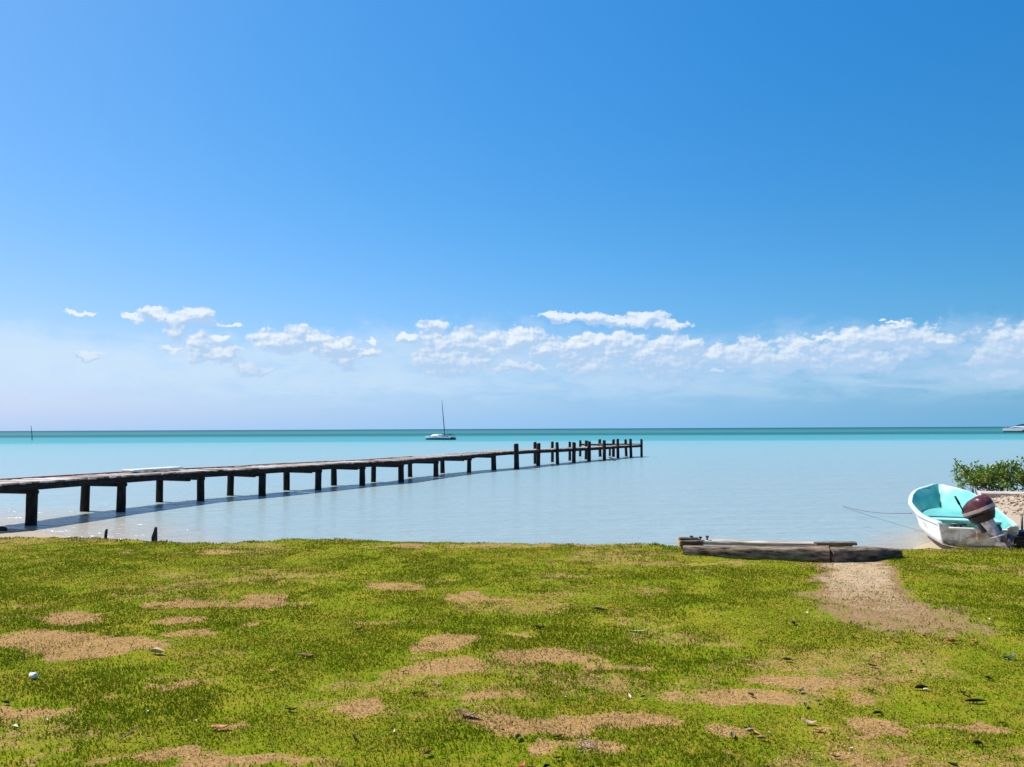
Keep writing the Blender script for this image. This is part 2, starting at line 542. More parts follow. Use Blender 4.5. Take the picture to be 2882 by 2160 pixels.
hgt = (.007 + .016 * RNG.random(n) ** 1.5) * (.5 + 1.1 * clump) * np.where(dry, .7, 1.0) * (1 - .35 * thin) * (1 - .02 * np.maximum(yy - 5, 0))
wid = (.0016 + .0018 * RNG.random(n)) * (1 + .14 * np.maximum(yy - 3.5, 0))
th = RNG.random(n) * 2 * np.pi
lean = (.25 + .95 * RNG.random(n)) * hgt * np.where(dry, 1.7, 1.0)
ph = RNG.random(n) * 2 * np.pi
ax, ay = np.cos(th) * wid, np.sin(th) * wid
lx, ly = np.cos(ph) * lean, np.sin(ph) * lean
V = np.empty((n, 5, 3))
for k, (sg, ww, l_, h_) in enumerate(((-1, 1, 0, -.08), (1, 1, 0, -.08), (1, .75, .35, .62), (-1, .75, .35, .62), (0, 0, 1, 1))):
    V[:, k, 0] = xx + sg * ww * ax + l_ * lx
    V[:, k, 1] = yy + sg * ww * ay + l_ * ly
    V[:, k, 2] = zz + h_ * hgt
base = np.arange(n)[:, None] * 5
tone = np.clip(.5 + .42 * (fbm(xx, yy, 1.5, 4, 72) - .5) * 2 + .25 * (RNG.random(n) - .5), 0, 1)[:, None]
colr = np.array([.085, .145, .003]) * (1 - tone) + np.array([.20, .225, .010]) * tone
dcol = np.array([.26, .19, .025]) + RNG.random((n, 1)) * np.array([.30, .22, .06])
straw = .95 * np.array([.25, .165, .055]) + RNG.random((n, 1)) * np.array([.34, .25, .11])
dcol = np.where((b2 > .45)[:, None], straw, dcol)
colr = np.where(dry[:, None], dcol, colr) * (.82 + .36 * RNG.random((n, 1)))


def grass_fn(gg):
    c = gg.n('ShaderNodeAttribute', attribute_name='tint').outputs['Color']
    d = pbr(gg, c, .8, .02)
    t = gg.n('ShaderNodeBsdfTranslucent', {0: c})
    return gg.n('ShaderNodeMixShader', {0: .3, 1: d, 2: t})


edge_h = 1 + 1.3 * sstep(yy - np.interp(xx, EX, EY), -.35, .1) * sstep(fbm(xx, yy * 0, 2.2, 3, 80), .42, .7)
V[:, :, 2] = zz[:, None] + (V[:, :, 2] - zz[:, None]) * edge_h[:, None]
grass = np_mesh('grass', V.reshape(-1, 3), [base + np.array([[0, 1, 2, 3]]), base + np.array([[3, 2, 4]])], mat('grass', grass_fn))
at_ = grass.data.attributes.new('tint', 'FLOAT_COLOR', 'POINT')
at_.data.foreach_set('color', np.concatenate([np.repeat(colr, 5, 0), np.ones((n * 5, 1))], 1).astype(np.float32).ravel())
tag(grass, 'short patchy green lawn grass with dry straw coloured worn places', 'grass', kind='stuff')

# ------------------------------------------------------------------ water
def water_fn(gg):
    P = gg.n('ShaderNodeNewGeometry').outputs['Position']
    px, py, pz = gg.n('ShaderNodeSeparateXYZ', {0: P}).outputs
    # how far out: the sea bed falls away from pale sand through turquoise to deep blue-green
    streak = gg.noise(gg.v('MULTIPLY', P, (.0016, .011, 1)), 1.0, 5, .6)
    lg = gg.m('LOGARITHM', gg.m('MAXIMUM', py, 1.0), 10.0)
    lg = gg.m('ADD', lg, gg.m('MULTIPLY', gg.m('SUBTRACT', streak, .5), .26))
    lg = gg.m('ADD', lg, gg.m('MULTIPLY', gg.ss(px, 0, 160), .04))
    deep = gg.ramp(gg.m('DIVIDE', lg, 4.0), [(.30, (.265, .335, .325)), (.375, (.245, .325, .32)), (.475, (.185, .32, .355)), (.515, (.16, .31, .35)), (.535, (.055, .26, .29)), (.59, (.05, .235, .265)),
                                             (.605, (.010, .10, .12)), (.645, (.010, .11, .13)), (.655, (.03, .17, .15)), (.71, (.025, .15, .155)), (.785, (.016, .10, .13)), (.92, (.006, .045, .085))])
    shore = gg.n('ShaderNodeAttribute', attribute_name='shallow').outputs['Fac']
    nsh = gg.noise(gg.v('MULTIPLY', P, (.5, 1, 1)), .8, 4, .6)
    deep = gg.mix(gg.ss(gg.m('ADD', shore, gg.m('MULTIPLY', gg.m('SUBTRACT', nsh, .5), .5)), .2, .9), deep, (.33, .29, .22))
    fd = gg.m('DIVIDE', 1.0, gg.m('MULTIPLY_ADD', py, .035, .6))
    w1 = gg.noise(gg.v('MULTIPLY', P, (.55, 1.5, 1)), 1.6, 4, .55, .3)
    w2 = gg.noise(gg.v('MULTIPLY', P, (.6, 2.2, 1)), 5.5, 3, .6)
    w3 = gg.noise(gg.v('MULTIPLY', P, (.10, .9, 1)), 1.0, 3, .5)
    h = gg.m('ADD', gg.m('ADD', w1, gg.m('MULTIPLY', w2, .3)), gg.m('MULTIPLY', w3, 1.6))
    nb = gg.n('ShaderNodeBump', {'Height': h, 'Distance': .14})
    gg.put(nb.inputs['Strength'], gg.m('MINIMUM', fd, 1.0))
    d = gg.n('ShaderNodeBsdfDiffuse', {0: deep, 'Normal': nb.outputs[0]})
    gl = gg.n('ShaderNodeBsdfGlossy', {0: (.9, .95, 1, 1), 'Roughness': .2, 'Normal': nb.outputs[0]})
    fr = gg.n('ShaderNodeFresnel', {'IOR': 1.333, 'Normal': nb.outputs[0]}).outputs[0]
    # steeper, rougher wave faces farther out mirror less of the sky
    cap = gg.ss(lg, 2.55, 1.3)
    cap.node.inputs[1].default_value, cap.node.inputs[2].default_value = 1.25, 2.2
    cap.node.inputs[3].default_value, cap.node.inputs[4].default_value = .38, .12
    return gg.n('ShaderNodeMixShader', {0: gg.m('MINIMUM', fr, cap), 1: d, 2: gl})


wxs = np.concatenate([-np.geomspace(60, 40000, 14)[::-1], np.linspace(-40, 40, 161), np.geomspace(60, 40000, 14)])
wys = np.concatenate([np.linspace(11.5, 30, 75), np.geomspace(32, 60000, 50)])
WX, WY = np.meshgrid(wxs, wys)
WX, WY = WX.ravel(), WY.ravel()
i2 = np.arange(len(WX)).reshape(len(wys), len(wxs))
wq = np.stack([i2[:-1, :-1], i2[:-1, 1:], i2[1:, 1:], i2[1:, :-1]], -1).reshape(-1, 4)
water = np_mesh('water', np.stack([WX, WY, np.full(len(WX), WATER)], -1), [wq], mat('water', water_fn), smooth=True)
tag(water, kind='structure')
shl = 1 - np.clip((WY - np.interp(WX, SX, SY)) / np.interp(WX, [-12, -7, -3, 5, 7, 12], [7.0, 6, 1.5, 1.2, 2.5, 3]), 0, 1)
at_ = water.data.attributes.new('shallow', 'FLOAT', 'POINT')
at_.data.foreach_set('value', shl.astype(np.float32))
# ==OBJECTS==
rnd = random.Random(4)


def atd(u, v, d):
    """the point d metres ahead of the photographer at pixel (u, v)"""
    q = CAM_R.to_3x3() @ Vector(((u - CX) / F, -(v - CY) / F, -1))
    return Vector((0, 0, EYE)) + q * (d / q.y)


def hz_(x, y):
    return float(height(np.array([x]), np.array([y]))[0])


# ------------------------------------------------------------------ materials
def island_mat(name, stops, scale=6, stretch=(1, 1, 1), rough=.8, spec=.2, bmp=.5, dist=.008):
    def fn(gg):
        ri = gg.n('ShaderNodeNewGeometry').outputs['Random Per Island']
        p = gg.v('MULTIPLY', gg.n('ShaderNodeTexCoord').outputs['Object'], stretch)
        n = gg.noise(p, scale, 6, .65)
        x = gg.m('ADD', ri, gg.m('MULTIPLY', gg.m('SUBTRACT', n, .5), .9), clamp=True)
        return pbr(gg, gg.ramp(x, stops), rough, spec, bump(gg, n, bmp, dist))
    return mat(name, fn)


M_post = plain('dark_wet_timber', (.007, .005, .005), (.032, .023, .018), 14, .75, .25, (1, 1, .25), .8)
M_beam = plain('dark_timber', (.008, .006, .006), (.035, .026, .022), 5, .8, .2, (1, 1, 4), .6)
M_deck = island_mat('weathered_boards', [(0, (.16, .10, .07)), (.3, (.30, .22, .17)), (.6, (.46, .38, .32)), (.8, (.62, .57, .52)), (1, (.30, .15, .09))], 4, (1, 1, 1), .85, .15)
M_red = plain('worn_red_paint', (.30, .06, .03), (.42, .20, .07), 3, .7, .2)
M_white = plain('white_gelcoat', (.50, .45, .37), (.80, .78, .73), 2.6, .35, .45, (1, 1, 2.2), .08, .28, .5)
M_dirtywhite = plain('stained_gelcoat', (.30, .23, .14), (.66, .60, .50), 3.2, .5, .3, (1, 1, 1.6), .1, .38, .58)
M_teal = plain('turquoise_paint', (.11, .40, .355), (.16, .50, .45), 3, .45, .35, bmp=.08)
M_black = plain('black_plastic', (.006, .006, .007), (.014, .014, .014), 20, .5, .2, bmp=.1)
M_metal = plain('worn_grey_metal', (.12, .12, .14), (.55, .55, .56), 9, .42, .6, bmp=.3)
M_dkmetal = plain('dark_metal', (.015, .015, .018), (.09, .09, .10), 12, .45, .5, bmp=.3)


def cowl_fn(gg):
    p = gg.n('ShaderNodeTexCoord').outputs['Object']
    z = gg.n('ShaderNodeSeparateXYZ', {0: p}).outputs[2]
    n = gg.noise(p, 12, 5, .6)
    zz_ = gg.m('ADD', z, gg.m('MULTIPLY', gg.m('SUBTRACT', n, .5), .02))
    c = gg.mix(gg.m('GREATER_THAN', zz_, .055), (.012, .010, .014), (.50, .40, .35))  # pale band above the black: a reflection painted into the cowling colour
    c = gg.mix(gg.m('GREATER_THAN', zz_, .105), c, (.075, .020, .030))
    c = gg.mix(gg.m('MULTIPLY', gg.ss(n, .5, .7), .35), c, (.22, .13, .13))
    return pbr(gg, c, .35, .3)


M_cowl = mat('maroon_paint_with_reflection', cowl_fn)

# ------------------------------------------------------------------ pier
NEAR = [(-12.4, 13.6, .43), (-11.7, 16.2, .43), (-11.12, 18.04, .42), (-10.47, 21, .38), (-9.58, 23.8, .35), (-8.24, 25.7, .34), (-6.98, 28, .34), (-5.85, 30.2, .33), (-4.6, 32, .33),
        (-3.52, 35.4, .32), (-2.22, 38.6, .31), (-1.05, 40.7, .35), (.23, 42.6, .39), (1.56, 45.6, .37), (2.75, 47.5, .35), (3.98, 49.8, .34), (5.17, 51.9, .33), (6.35, 53.6, .33),
        (7.72, 56.4, .33), (8.9, 58.1, .33), (10.02, 59.8, .33)]
pn = np.array(NEAR)
arc = np.concatenate([[0], np.cumsum(np.hypot(np.diff(pn[:, 0]), np.diff(pn[:, 1])))])
PW = 1.45


def along(s, off=0.0):
    x, y, z = (np.interp(s, arc, pn[:, k]) for k in range(3))
    a, b = (np.array([np.interp(t, arc, pn[:, k]) for k in range(2)]) for t in (max(s - 1.5, 0), min(s + 1.5, arc[-1])))
    t = (b - a) / np.hypot(*(b - a))
    nrm = np.array([-t[1], t[0]])
    return Vector((x + nrm[0] * off, y + nrm[1] * off, z)), Vector((t[0], t[1], 0)), Vector((nrm[0], nrm[1], 0))


PIER = Vector((-11.12, 18.04, WATER))
pier = empty('pier', PIER)
tag(pier, 'long dark wooden pier on tall timber posts reaching out over the pale water', 'pier')


def local(mb, o):
    mb.v = [tuple(Vector(p) - o) for p in mb.v]
    return mb


def post(x, y, ztop, w, parent, o, zbot=WATER - .5, lean=.02):
    mb = MB()
    rings = []
    ax, ay = rnd.uniform(-lean, lean), rnd.uniform(-lean, lean)
    q = [rnd.uniform(.86, 1.08) for _ in range(8)]
    rot = rnd.uniform(-.2, .2) + .45
    H = ztop - zbot
    for i, t in enumerate((0, .25, .5, .75, .97, 1)):
        r = w / 2 * (1.05 - .1 * t) * (.9 if t == 1 else 1)
        c = Vector((x + ax * (t - 1) * H * -1, y + ay * (t - 1) * H * -1, zbot + t * H))
        rings.append([c + Vector((math.cos(rot + k * math.pi / 4) * r * q[k] * (1.12 if k % 2 else 1) * rnd.uniform(.95, 1.05),
                                  math.sin(rot + k * math.pi / 4) * r * q[k] * (1.12 if k % 2 else 1) * rnd.uniform(.95, 1.05),
                                  (.02 * math.sin(k + x) if t > .9 else 0))) for k in range(8)])
    mb.loft(rings)
    return local(mb, o).build('post', M_post, parent)


def strip(o, s0, s1, off, w, z0, z1, step=1.1, gap=0.0):
    """timbers end to end along the pier, z relative to the deck"""
    mb = MB()
    s = s0
    while s < s1 - .1:
        e = min(s + step * rnd.uniform(2.2, 3.4), s1)
        dz = rnd.uniform(-.012, .012)
        rings = []
        for q in np.linspace(s + gap, e, 4):
            p, t, nn = along(q, off)
            rings.append([p + nn * a + Vector((0, 0, b + dz)) for a, b in ((-w / 2, z0), (w / 2, z0), (w / 2, z1), (-w / 2, z1))])
        mb.loft(rings, smooth=False)
        s = e
    return local(mb, o)


mb = MB()
s = 0.0
while s < arc[-1] - .05:
    wb = rnd.uniform(.13, .17)
    wide = PW * (1 - .22 * sstep(np.array(s), 30, 36))
    c, t, nn = along(s + wb / 2, wide / 2)
    ang = math.atan2(t.y, t.x)
    if rnd.random() > .03:
        mb.box(c + Vector((0, 0, rnd.uniform(-.008, .008) - .02)), (wb - .012, wide + rnd.uniform(-.06, .05), .038),
               Matrix.Rotation(ang + rnd.uniform(-.012, .012), 3, 'Z') @ Matrix.Rotation(rnd.uniform(-.012, .012), 3, 'X'))
    s += wb
local(mb, PIER).build('deck_boards', M_deck, pier)
strip(PIER, 0, arc[-1], .06, .07, -.20, -.043).build('stringer', M_beam, pier)
strip(PIER, 0, arc[-1] - .3, 1.05, .07, -.19, -.043).build('stringer', M_beam, pier)
strip(PIER, 0, 24, PW - .09, .07, .004, .035, .9, .05).build('edge_board', M_red, pier)

NEARP = [(97, 1480, .26), (350, 1441, .25), (567, 1412, .24), (741, 1400, .25), (899, 1385, .24), (1021, 1370, .24), (1128, 1361, .24), (1227, 1343, .23), (1320, 1331, .23), (1388, 1325, .26)]
FARP = [(246, .24), (454, .24), (651, .23), (808, .23), (940, .24), (1051, .22), (1154, .22), (1244, .22)]
TALL = [(1453, 1321, .78, .28), (1516, 1312, .74, .24), (1568, 1308, .76, .2), (1616, 1303, .72, .22), (1659, 1299, .74, .24), (1701, 1297, .78, .21), (1739, 1291, .82, .21), (1775, 1288.5, .8, .22), (1806, 1286, .76, .2),
        (1506, 1306, .76, .21), (1555, 1301, .74, .2), (1604, 1297, .70, .2), (1651, 1293.5, .74, .24), (1634, 1285, .66, .2), (1688, 1286, .75, .22), (1727, 1286, .74, .22), (1761, 1284.8, .72, .2), (1717, 1284, .28, .18)]


def crossing(u, off):
    """where the sight line through photo column u crosses the line `off` metres across the pier"""
    best = None
    for s in np.arange(0, arc[-1], .05):
        p = along(s, off)[0]
        e = abs((p.x / p.y) - (u - CX) / F)
        if best is None or e < best[0]:
            best = (e, p, s)
    return best[1], best[2]


for u, v, w in NEARP:
    p, s = crossing(u, .16)
    post(p.x, p.y, p.z - .05, w, pier, PIER)
    a, b = along(s, .02)[0], along(s, PW - .12)[0]
    mb = MB()
    mb.tube([a + Vector((0, 0, -.25)), b + Vector((0, 0, -.25))], .055, 6, False)
    local(mb, PIER).build('cross_beam', M_beam, pier)
for u, w in FARP:
    p, s = crossing(u, PW - .2)
    post(p.x, p.y, p.z - .05, w, pier, PIER)
    a, b = along(s, .02)[0], along(s, PW - .02)[0]
    mb = MB()
    mb.tube([a + Vector((0, 0, -.25)), b + Vector((0, 0, -.25))], .055, 6, False)
    local(mb, PIER).build('cross_beam', M_beam, pier)
for s in (.3, 2.6):                                               # the landward end, left of the picture
    for off in (.16, PW - .2):
        p = along(s, off)[0]
        post(p.x, p.y, p.z - .05, .25, pier, PIER, zbot=WATER - .4)
tp = []
for u, v, zt, w in TALL:
    p = at(u, v, WATER)
    tp.append(p)
    post(p.x, p.y, zt, w, pier, PIER, lean=.03)
for i, j, z in ((13, 14, .33), (14, 15, .35), (15, 16, .33), (5, 14, .38), (8, 16, .33), (7, 15, .30)):
    mb = MB()
    mb.tube([tp[i] + Vector((0, 0, z - WATER)), tp[j] + Vector((0, 0, z - WATER))], .085, 6, False)
    local(mb, PIER).build('landing_beam', M_beam, pier)

a, s = crossing(452, .75)
fb = MB()
fb.box((0, 0, .06), (1.9, .45, .07), bev=.012)
fb.box((.1, .1, .008), (.06, .3, .034))
o = fb.build('board', M_white)
c, t, nn = along(s, .95)
o.location = c + Vector((0, 0, .012))
o.rotation_euler.z = math.atan2(t.y, t.x)
tag(o, 'white board lying flat on the pier deck', 'board')

# ------------------------------------------------------------------ small marks in the water and on the bank
p = at(91, 1240, WATER)
mb = MB()
mb.tube([(0, 0, -1), (-.12, 0, 1.2), (-.42, 0, 3.4)], [.09, .08, .05], 6)
o = mb.build('channel_pole', M_beam)
o.location = p
tag(o, 'thin dark pole leaning in the far water left of the sailboat', 'pole')

p = atd(435, 1500, 12.6)
mb = MB()
mb.loft([[Vector((x * k + dx, y * k, z)) for x, y in ((-.055, -.05), (.055, -.05), (.06, .05), (-.05, .055))] for z, k, dx in
         ((-.75, 1, 0), (-.3, 1, 0), (-.06, .98, .0), (.02, .62, .022), (.07, .5, .03), (.085, .25, .03))], smooth=False)
mb.loft([[Vector((x - .035, y, z)) for x, y in ((-.03, -.04), (.03, -.045), (.025, .04), (-.03, .04))] for z in (-.7, -.2, -.07)], smooth=False)
o = mb.build('broken_post', M_post)
o.location = (p.x, p.y, -.05)
o.scale = (.6, .6, 1)
tag(o, 'jagged broken dark post stump at the lawn edge', 'post')
p = atd(298, 1500, 12.6)
mb = MB()
mb.tube([(0, 0, -.7), (0, 0, -.1), (.006, 0, -.03), (.016, 0, 0)], [.026, .024, .022, .018], 7)
o = mb.build('stake', M_post)
o.location = (p.x, p.y, 0)
tag(o, 'thin dark stake near the lawn edge, left of the broken stump', 'stake')


def stone_mesh(seed, flat=.6, sub=2):
    r = random.Random(seed)
    import bmesh
    bm = bmesh.new()
    bmesh.ops.create_icosphere(bm, subdivisions=sub, radius=1)
    off = Vector((r.uniform(0, 50), r.uniform(0, 50), r.uniform(0, 50)))
    from mathutils import noise
    for v in bm.verts:
        k = 1 + .5 * noise.noise(v.co * .9 + off) + .16 * noise.noise(v.co * 2.6 + off)
        v.co = Vector((v.co.x * k, v.co.y * k * .8, v.co.z * k * flat))
    mb_ = MB()
    mb_.add([v.co.copy() for v in bm.verts], [[v.index for v in f.verts] for f in bm.faces], True)
    bm.free()
    return mb_


o = stone_mesh(3).build('rock', plain('dark_rock', (.02, .02, .02), (.07, .06, .055), 9, .8, .2))
p = at(2, 1484, -.5)
o.location = (p.x, p.y, hz_(p.x, p.y) + .03)
o.scale = (.16, .12, .12)
tag(o, 'dark rock on the sand at the foot of the pier', 'rock')

# ------------------------------------------------------------------ motor boat
B_LOC, B_ROT, BL = Vector((7.853, 13.098, -.495)), (-.02, 0.0, -.393), 5.042
boat = empty('motor_boat', B_LOC)
boat.rotation_euler = B_ROT
tag(boat, 'white open motor boat with turquoise interior pulled up at the lawn edge', 'boat')
B_S = [0, .2, .45, .65, .8, .9, .96, 1]
B_W = [.571, .68, .748, .764, .665, .526, .30, .04]


def hull_ring(s, inset=0.0, floor=None):
    b = np.interp(s, B_S, B_W)
    # round the piecewise plan a little
    b = (b + np.interp(max(s - .03, 0), B_S, B_W) + np.interp(min(s + .03, 1), B_S, B_W)) / 3
    gz = np.interp(s, [0, .35, .7, .88, 1], [.44, .446, .58, .735, .86])
    ch = np.interp(s, [0, .5, .8, 1], [.10, .12, .26, .66])
    ke = np.interp(s, [0, .6, .85, .95, 1], [0.0, 0.0, .10, .26, .58])
    cw = b * np.interp(s, [0, .5, .8, 1], [.93, .84, .70, .4])
    y = s * BL + (.12 * 0)
    rk = .16 * s ** 6                                             # stem rake at the top
    pts = []
    prof = [(0, ke)] + [(cw * t, ke + (ch - ke) * t ** 1.1) for t in (.35, .7, 1)] + \
           [(cw + (b - cw) * (t ** 1.5), ch + (gz - ch) * t) for t in (.25, .5, .75, 1)]
    for x, z in prof:
        x = max(x - inset, 0)
        if floor is not None:
            z = max(z + inset * .5, floor)
        f_ = (z - ke) / max(gz - ke, .01)
        pts.append((x, y + rk * f_ - (inset if s > .97 else 0), z))
    return pts


def both(half):
    return [(-x, y, z) for x, y, z in half[:0:-1]] + half


ST = [0, .04, .1, .17, .25, .33, .41, .49, .57, .65, .72, .78, .83, .87, .905, .935, .958, .975, .988, 1]
mb = MB()
mb.loft([both(hull_ring(s)) for s in ST], cap=False, closed=False)
tip = hull_ring(1)
mb.loft([both(tip), [(0, y + .06 * (1 - abs(x) / .2), z) for x, y, z in both(tip)]], cap=False, closed=False)
hull = mb.build('hull', M_white, boat)
md = hull.modifiers.new('shell', 'SOLIDIFY')
md.thickness = .018
md.offset = -1
mb = MB()
mb.loft([both(hull_ring(max(s, .012), .055, .13)) for s in ST[:-1]] + [[(0, q[1] - .03, q[2]) for q in both(hull_ring(1, .055, .13))]], cap=False, closed=False)
mb.build('liner', M_teal, boat)
# gunwale: a flat topped rail round both sides and the stem
top = [hull_ring(s)[-1] for s in ST]
path = [(-x, y, z) for x, y, z in top] + [(x, y, z) for x, y, z in top[::-1]]
path = [Vector(p) for p in path]
rings = []
for i, p in enumerate(path):
    t = (path[min(i + 1, len(path) - 1)] - path[max(i - 1, 0)])
    t.z = 0
    t.normalize()
    n_ = Vector((t.y, -t.x, 0))                                   # inward
    rings.append([p + n_ * a + Vector((0, 0, b)) for a, b in ((-.022, -.035), (-.024, .004), (-.012, .018), (.05, .018), (.062, .008), (.062, -.03))])
mb = MB()
mb.loft(rings)
mb.build('gunwale', plain('pale_mint_gelcoat', (.56, .74, .71), (.68, .80, .77), 3, .35, .4, bmp=.05), boat)
# transom, cut lower between its corners
ring = hull_ring(0)
out = [(x, z) for x, y, z in ring]
half = [(0, out[0][1])] + out[1:] + [(.47, out[-1][1] - .005), (.40, .385), (0, .38)]
prof = [(-x, z) for x, z in half[-2:0:-1]] + half
mb = MB()
n_ = len(prof)
for y in (-.012, .045):
    mb.v += [(x, y, z) for x, z in prof]
import bmesh
bm = bmesh.new()
fr = [bm.verts.new((x, -.012, z)) for x, z in prof]
bk = [bm.verts.new((x, .045, z)) for x, z in prof]
bm.faces.new(fr)
bm.faces.new(bk[::-1])
for i in range(n_):
    bm.faces.new((fr[i], bk[i], bk[(i + 1) % n_], fr[(i + 1) % n_]))
bmesh.ops.recalc_face_normals(bm, faces=bm.faces)
bmesh.ops.triangulate(bm, faces=bm.faces)
mb = MB()
bm.verts.index_update()
mb.add([v.co.copy() for v in bm.verts], [[v.index for v in f.verts] for f in bm.faces])
bm.free()
transom = mb.build('transom', M_dirtywhite, boat)
mb = MB()
mb.box((-.02, -.03, .27), (.52, .03, .20), bev=.008)
mb.box((.07, -.048, .29), (.20, .03, .19), bev=.008)
mb.build('motor_pad', M_dirtywhite, transom)
mb = MB()
mb.box((0, -.025, .375), (.86, .05, .028), bev=.008)
mb.build('transom_rail', M_white, transom)
# bottom step with grime along the chine
mb = MB()
mb.loft([[(x, -.02, z - .012), (x, -.02, z + .012), (x, -.055, z + .012), (x, -.055, z - .012)] for x, z in ((-.53, .15), (-.45, .095), (-.2, .08), (.2, .08), (.45, .095), (.53, .15))])
mb.build('spray_rail', plain('grimy_rail', (.03, .03, .02), (.20, .17, .05), 9, .7, .2), transom)
mb = MB()
bw = .62
mb.box((0, 1.72, .37), (2 * bw, .34, .035), bev=.01)
mb.build('bench', plain('pale_bench_paint', (.38, .62, .62), (.5, .7, .7), 4, .4, .4), boat)
mb = MB()
mb.box((0, 1.64, .24), (2 * bw - .05, .03, .23), bev=.005)
mb.build('bench_front', M_dirtywhite, boat)
# raised fore deck inside
mb = MB()
rings = []
for s in (.56, .62, .68, .74, .8, .85, .89, .925):
    r = hull_ring(s, .058, None)
    zt = .34 + .10 * (s - .56)
    xs = np.interp(zt, [q[2] for q in r[3:]], [q[0] for q in r[3:]])
    rings.append([(-xs, s * BL, zt), (xs, s * BL, zt)])
mb.loft(rings, cap=False, closed=False, smooth=False)
x0 = rings[0][1][0]
mb.add([(-x0, .56 * BL, .14), (x0, .56 * BL, .14), (x0, .56 * BL, .34), (-x0, .56 * BL, .34)], [(0, 1, 2, 3)])
mb.build('fore_deck', M_teal, boat)
mb = MB()
for x in (-.30, -.21):
    mb.tube([(x, .28, .12), (x, .30, .40)], .018, 6)
mb.tube([(-.36, .30, .41), (-.12, .30, .41)], .02, 6)
mb.build('rod_rack', M_dkmetal, boat)
mb = MB()
for k in range(46):
    x, y = rnd.uniform(-.45, .3), rnd.uniform(.5, 1.5)
    q, h_ = rnd.uniform(.015, .05), rnd.uniform(.02, .13)
    a_ = rnd.uniform(0, 6.3)
    mb.add([(x - q * math.cos(a_), y - q * math.sin(a_), .15), (x + q * math.cos(a_), y + q * math.sin(a_), .15), (x + .02, y, .17 + h_)], [(0, 1, 2)])
tag(mb.build('dead_weed', plain('dead_weed', (.02, .03, .015), (.10, .10, .04), 5), boat), kind='stuff')
mb = MB()
mb.box((-.60, .55, .36), (.02, .05, .035), bev=.006)
mb.build('hull_fitting', M_dkmetal, boat)

# outboard, swung round on its bracket
b_m = Matrix.Translation(B_LOC) @ (Matrix.Rotation(B_ROT[2], 4, 'Z') @ Matrix.Rotation(B_ROT[1], 4, 'Y') @ Matrix.Rotation(B_ROT[0], 4, 'X'))
vw = Vector((.53, .85, 0)).normalized()
rt = Vector((vw.y, -vw.x, 0))
fwd = (-rt * math.cos(.86) + vw * math.sin(.86)).normalized()
sid = Vector((fwd.y, -fwd.x, 0))
R3 = Matrix((sid, fwd, Vector((0, 0, 1)))).transposed()
R3 = Matrix.Rotation(math.radians(28), 3, -vw) @ R3              # leans as in a half tilted rest
m_w = Matrix.Translation(atd(2763, 1449, 12.86)) @ R3.to_4x4()
m_l = b_m.inverted() @ m_w @ Matrix.Diagonal((1, 1, 1.12, 1))
mb = MB()


def rr_ring(w, d, y0, z, n=16, p=3.0):
    r = []
    for k in range(n):
        a = 2 * math.pi * k / n
        c, s_ = math.cos(a), math.sin(a)
        r.append(Vector((w * math.copysign(abs(c) ** (2 / p), c), y0 + d * math.copysign(abs(s_) ** (2 / p), s_), z)))
    return r


mb.loft([rr_ring(.085, .13, -.02, .02), rr_ring(.08, .125, -.02, -.08), rr_ring(.06, .10, -.03, -.22), rr_ring(.05, .09, -.04, -.33)])
motor = mb.build('outboard_motor', M_metal, boat)
motor.matrix_local = m_l


def sub(mbx, name, m):
    return mbx.build(name, m, motor)


mb = MB()
rings = []
for y, w, z0, z1 in ((.335, .05, .05, .10), (.31, .10, .02, .15), (.25, .145, .0, .21), (.15, .172, -.005, .275), (.02, .18, -.01, .325), (-.12, .175, -.01, .345),
                     (-.22, .155, -.005, .325), (-.28, .12, .02, .27), (-.305, .06, .06, .20)):
    zc, hh = (z0 + z1) / 2, (z1 - z0) / 2
    rings.append([Vector((.86 * w * math.copysign(abs(math.cos(a)) ** .62, math.cos(a)), y, .78 * zc + .78 * hh * math.copysign(abs(math.sin(a)) ** .62, math.sin(a)))) for a in [2 * math.pi * k / 24 for k in range(24)]])
mb.loft(rings)
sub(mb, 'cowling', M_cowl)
mb = MB()
mb.loft([rr_ring(.10, .20, .02, -.10, 16, 3), rr_ring(.13, .24, .01, -.04, 16, 3), rr_ring(.145, .265, 0, .012, 16, 3)])
sub(mb, 'lower_pan', M_black)
mb = MB()
mb.loft([rr_ring(.085, .19, -.07, -.335, 16, 2.4), rr_ring(.085, .19, -.07, -.35, 16, 2.4)], smooth=False)
mb.loft([rr_ring(.028, .085, -.03, -.345), rr_ring(.024, .07, -.03, -.43)])
mb.loft([[Vector((r * math.cos(2 * math.pi * k / 12), y, -.455 + r * math.sin(2 * math.pi * k / 12))) for k in range(12)] for y, r in ((.14, .008), (.10, .032), (.02, .045), (-.08, .046), (-.15, .04))])
mb.loft([[(-.006, .06, -.49), (.006, .06, -.49), (.006, -.10, -.49), (-.006, -.10, -.49)], [(-.004, -.02, -.60), (.004, -.02, -.60), (.004, -.11, -.60), (-.004, -.11, -.60)]], smooth=False)
sub(mb, 'gearcase', M_metal)
mb = MB()
mb.tube([(0, -.15, -.455), (0, -.26, -.455)], [.045, .032], 12)
